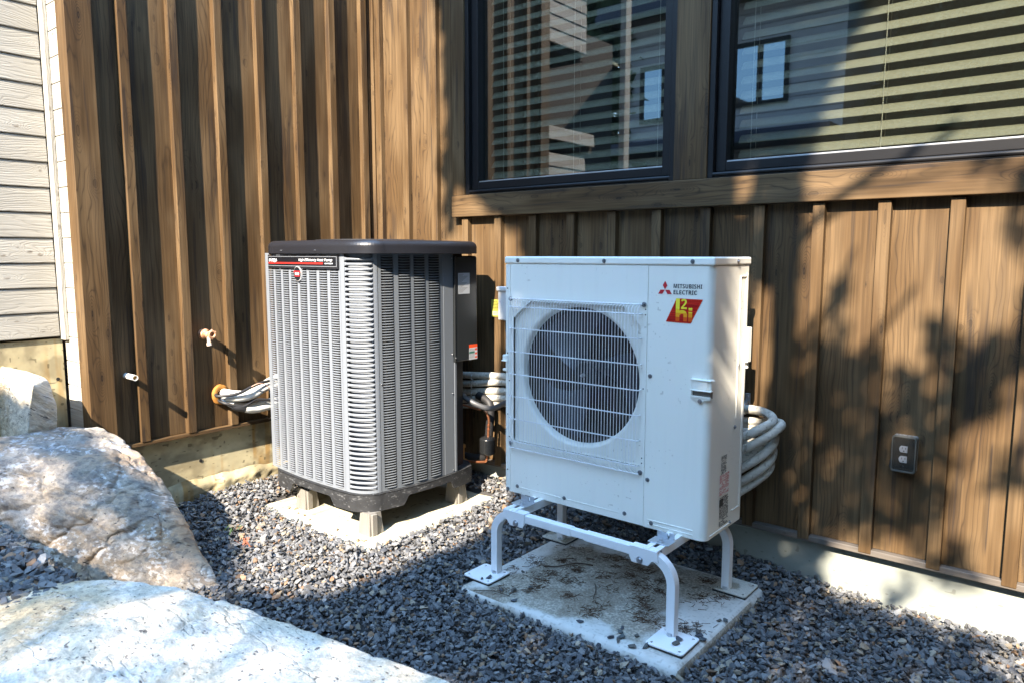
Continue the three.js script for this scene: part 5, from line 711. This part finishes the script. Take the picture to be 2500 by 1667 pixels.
const GAPS = [[2.325, 1.64, 0.032, 0.075, 1], [1.69, 0.81, 0.13, 0.09, 0.3], [2.0, 0.76, 0.06, 0.06, 0.35], [1.95, 0.84, 0.03, 0.03, 0.25], [2.09, 0.74, 0.03, 0.06, 0.3], [1.5, 0.66, 0.05, 0.09, 0.3], [1.9, -0.04, 0.05, 0.05, 0.15], [1.62, 0.0, 0.06, 0.08, 0.15], [2.58, -0.53, 0.06, 0.06, 0.6], [1.8, -0.95, 0.15, 0.085, 0.85], [1.3, -0.22, 0.12, 0.08, 0.5], [2.74, -0.1, 0.06, 0.05, 0.7], [3.2, -0.06, 0.2, 0.05, 0.7], [3.42, -0.14, 0.16, 0.1, 0.9],
  [0.0, -1.38, 0.5, 0.15, 0.9], [-0.45, -1.32, 0.45, 0.2, 0.9], [0.2, -1.54, 0.15, 0.025, 0.6], [1.78, -1.28, 0.36, 0.12, 0.92], [1.2, -1.46, 0.65, 0.14, 0.91], [0.8, -1.66, 0.6, 0.11, 0.89], [0.82, 1.62, 0.10, 0.12, 0.6], [0.98, 1.74, 0.06, 0.1, 0.3], [1.12, 1.62, 0.1, 0.05, 0.6], [0.75, 2.0, 0.06, 0.2, 0.5], [2.16, 1.9, 0.04, 0.06, 0.3], [0.95, -0.9, 0.06, 0.05, 0.4]];
const TUFTS = [[2.713, 1.217, 0.03, 0.07, 0.7], [2.638, 0.982, 0.05, 0.07, 0.8], [2.763, 0.887, 0.07, 0.09, 0.9], [2.856, 0.984, 0.04, 0.05, 0.8], [2.70, 0.735, 0.09, 0.09, 0.9], [2.855, 0.704, 0.08, 0.08, 0.8], [2.987, 0.878, 0.06, 0.06, 0.8], [3.079, 1.07, 0.035, 0.06, 0.9], [3.02, 0.78, 0.06, 0.06, 0.85], [3.144, 0.946, 0.05, 0.06, 0.9], [2.695, 0.514, 0.08, 0.09, 0.95], [2.88, 0.514, 0.08, 0.08, 0.9], [3.038, 0.51, 0.06, 0.06, 0.8], [3.10, 0.71, 0.04, 0.08, 0.8], [3.366, 1.198, 0.035, 0.10, 0.9], [3.274, 1.038, 0.05, 0.06, 0.8], [3.218, 0.874, 0.05, 0.06, 0.8], [2.61, 0.83, 0.035, 0.14, 0.8], [2.67, 0.33, 0.08, 0.09, 0.95], [2.87, 0.36, 0.07, 0.06, 0.8], [3.046, 0.373, 0.05, 0.05, 0.8], [2.78, 0.62, 0.10, 0.09, 0.7], [2.95, 0.62, 0.08, 0.07, 0.6], [2.58, 0.6, 0.06, 0.3, 0.9], [2.60, 0.3, 0.06, 0.2, 0.95], [3.30, 0.62, 0.05, 0.06, 0.5], [3.42, 0.85, 0.04, 0.12, 0.8], [3.17, 0.25, 0.06, 0.05, 0.6], [2.73, 1.07, 0.03, 0.05, 0.6], [3.0, 0.07, 0.03, 0.1, 0.35], [3.22, 1.66, 0.05, 0.04, 0.5], [3.28, 1.5, 0.03, 0.1, 0.5], [0.6, 1.9, 0.05, 0.2, 0.5], [0.62, 2.3, 0.05, 0.1, 0.5]];
function leafiness(u, v) {
  const w = 0.06 * (fb3(u * 5, v * 5, 1.5, 3, 60) - 0.5), U = u + w, Vv = v + 0.06 * (fb3(u * 5, v * 5, 8.5, 3, 61) - 0.5);
  const gu = u + 0.11 * (fb3(u * 11, v * 11, 3.5, 2, 62) - 0.5), gv = v + 0.11 * (fb3(u * 11, v * 11, 6.5, 2, 63) - 0.5);
  if (poly(FLANK, u, v)) return 0;
  if (OPEN.some((p) => poly(p, U, Vv))) { let s = 0; for (const [a, b, x, y, k] of TUFTS) { const d = (((gu - a) / x) ** 2 + ((gv - b) / y) ** 2) / 1.7; if (d < 2.2) s = Math.max(s, k * sm(2.2, 0.4, d)); } return s * 0.95; }
  let s = 1; for (const [a, b, x, y, k] of GAPS) { const d = ((gu - a) / x) ** 2 + ((gv - b) / y) ** 2; if (d < 2.6) s = Math.min(s, 1 - (k > 0.8 ? k : k * 0.62) * (1 - sm(0.6, 2.6, d))); } return s;
}
{
  const r = rng(4321), leafMat = mat([0.07, 0.12, 0.03], 0.7, 0, { side: THREE.DoubleSide }), bark = mat([0.09, 0.065, 0.05], 0.9);
  const at = (u, v, t) => [u + 0.3 * t, v + 0.85 * t, t];
  const lg = (() => { const P = []; const q = [[0, 0, -1], [0.55, 0.12, 0], [0, 0.05, 0], [-0.55, 0.12, 0], [0, 0, 1]]; const T = [[0, 1, 2], [0, 2, 3], [2, 1, 4], [3, 2, 4]]; T.forEach((t) => t.forEach((k) => P.push(...q[k]))); const g = new THREE.BufferGeometry(); g.setAttribute('position', new THREE.Float32BufferAttribute(P, 3)); g.computeVertexNormals(); return g; })();
  const right = [], left = []; const M = new THREE.Matrix4(), q = new THREE.Quaternion(), e = new THREE.Euler(), p = new THREE.Vector3(), sc = new THREE.Vector3();
  const grow = (list, n, u0, u1, v0, v1, size, tf, keep) => { for (let i = 0; i < n; i++) {
    const u = mix(u0, u1, r()), v = mix(v0, v1, r()), k = leafiness(u, v); if (!keep(u, v) || r() > k) continue;
    p.set(...at(u, v, tf(u, v) + 0.8 * r())); e.set(r() * 6.28, r() * 6.28, r() * 6.28); q.setFromEuler(e); const s = size * (0.7 + 0.6 * r()); sc.set(s, s, s); list.push(M.compose(p, q, sc).clone());
  } };
  const isLow = (u, v) => v < -1.17 && u < 2.35;
  const isNear = (u, v) => u > 2.5 || (u > 2.25 && v > 0.3);
  grow(left, 74000, -1.3, 3.6, -1.85, 3.05, 0.06, (u, v) => Math.max(5.0, (2.6 - v) / 0.51), (u, v) => !isNear(u, v) && !isLow(u, v));
  grow(left, 70000, -1.3, 2.4, -1.95, -1.15, 0.028, (u, v) => (2.6 - v) / 0.51, isLow);
  grow(right, 52000, 2.2, 4.2, -1.85, 3.05, 0.031, () => 4.4, isNear);
  const tree = (label, list, trunkPts, tr, limbs, pos) => {
    const o = thing('tree', label, 'tree', pos), off = V(pos); part(o, 'trunk', tube(trunkPts.map((a) => V(a).clone().sub(off)), tr, 40, 14), bark);
    for (const [l, lr] of limbs) part(o, 'limb', tube(l.map((a) => V(a).clone().sub(off)), lr, 24, 8), bark);
    const im = new THREE.InstancedMesh(lg, leafMat, list.length); list.forEach((m, i) => im.setMatrixAt(i, m.clone().premultiply(new THREE.Matrix4().makeTranslation(-off.x, -off.y, -off.z)))); im.name = 'crown'; im.userData.kind = 'stuff'; o.add(im); shadow(o);
  };
  const T = 3.7; tree('slim tree just behind the viewpoint whose trunk and twigs shade the right wall', right, [at(2.46, -3.2, T), at(2.49, -1, T), at(2.51, 0.2, T), at(2.525, 1.0, T), at(2.495, 1.7, T), at(2.46, 2.6, T)], 0.05, [[[at(2.5, 1.36, T), at(2.60, 1.48, T), at(2.75, 1.60, T + 0.1), at(2.93, 1.73, T + 0.2), at(3.1, 1.95, T + 0.4)], 0.017], [[at(2.47, 0.2, T), at(2.7, 0.45, T + 0.4), at(2.95, 0.8, T + 0.7), at(3.1, 1.05, T + 0.9)], 0.012], [[at(2.47, 0.5, T), at(2.62, 0.85, T + 0.5), at(2.7, 1.2, T + 0.8)], 0.01], [[at(2.5, 0.95, T), at(2.68, 1.16, T + 0.1), at(2.78, 1.42, T + 0.2)], 0.008], [[at(2.52, 0.75, T), at(2.75, 0.9, T + 0.1), at(3.0, 1.28, T + 0.2)], 0.009], [[at(3.0, 0.75, T + 0.3), at(3.28, 1.0, T + 0.3), at(3.42, 1.5, T + 0.3)], 0.01], [[at(2.75, 1.6, T + 0.1), at(2.95, 1.62, T + 0.1), at(3.22, 1.72, T + 0.1)], 0.007], [[at(2.9, 0.6, T + 0.6), at(3.15, 0.8, T + 0.8), at(3.38, 1.2, T + 1)], 0.011]], [at(2.45, -3.2, T)[0], 0, T]);
  const T2 = 8.2; tree('broad leafy tree behind the viewpoint that throws the left half of the yard into shade', left, [at(1.85, -6.9, T2), at(1.9, -3, T2), at(1.85, -1, T2 - 0.4), at(1.8, 0.4, T2 - 1.6)], 0.11, [[[at(1.85, -1, T2 - 0.4), at(1.3, -1.0, 7.6), at(0.7, -1.45, 8.2), at(0.0, -1.75, 8.7)], 0.04], [[at(1.8, 0.3, T2 - 1.5), at(1.5, 0.8, 5.8), at(1.25, 1.9, 5.4)], 0.035], [[at(1.8, 0.4, T2 - 1.6), at(2.1, 1.1, 5.6), at(1.9, 2.2, 5.3)], 0.035]], [at(1.85, -6.9, T2)[0], 0, T2]);
  // dark firs further back, mirrored at the right of the panes
  const fir = (x, z, h, label, group = 'firs beyond the yard') => { const o = thing('fir_tree', label, 'tree', [x, 0, z], group); part(o, 'trunk', cyl([0, 0, 0], [0, h, 0], 0.13, 0.02, 8), bark); const L = []; const rr = rng(Math.floor(x * 100 + z * 7)); for (let k = 0; k < 1500; k++) { const t = Math.pow(rr(), 0.8), y = h * (0.08 + 0.9 * t), a = rr() * 6.28, R = (1 - t) * h * 0.26 * (0.35 + 0.65 * rr()); const g = new THREE.PlaneGeometry(0.34, 0.16).rotateX(-1.1 + rr() * 0.8).rotateY(rr() * 6.28).translate(R * Math.cos(a), y - R * 0.25, R * Math.sin(a)); L.push(g); } part(o, 'crown', merge(L), mat(mix3([0.018, 0.035, 0.012], [0.05, 0.085, 0.02], rr()), 0.85, 0, { side: THREE.DoubleSide })); shadow(o); };
  [[0.95, 10.2, 6.0], [1.7, 9.8, 5.8], [2.4, 10.3, 6.1], [3.1, 9.7, 5.8], [3.9, 10.2, 6.1], [4.7, 9.8, 5.8], [1.3, 11.5, 6.9], [2.9, 11.6, 7.0], [5.6, 10.6, 6.2], [-4.2, 9.4, 8.6], [-5.0, 9.0, 8.2], [-5.8, 10.4, 9.2], [-4.0, 16.5, 9.5], [2.0, 12.6, 8.2], [2.9, 12.9, 8.4], [3.7, 12.5, 8.2], [1.2, 12.8, 8.3]].forEach(([x, z, h]) => fir(x, z, h, 'dark fir tree beyond the yard, mirrored in the window panes'));
  [[7.4, 4.6, 9], [8.2, 6.6, 10], [7.9, 9.0, 9.5], [9.6, 8, 11], [9.4, 5.2, 10.5], [10.2, 11, 11]].forEach(([x, z, h]) => fir(x, z, h, 'dark fir tree right of the viewpoint, shading the side of the yard', 'firs right of the viewpoint'));
}
scene.traverse((q) => { if (q.isMesh) { q.castShadow = true; q.receiveShadow = true; } });
renderer.render(scene, camera);
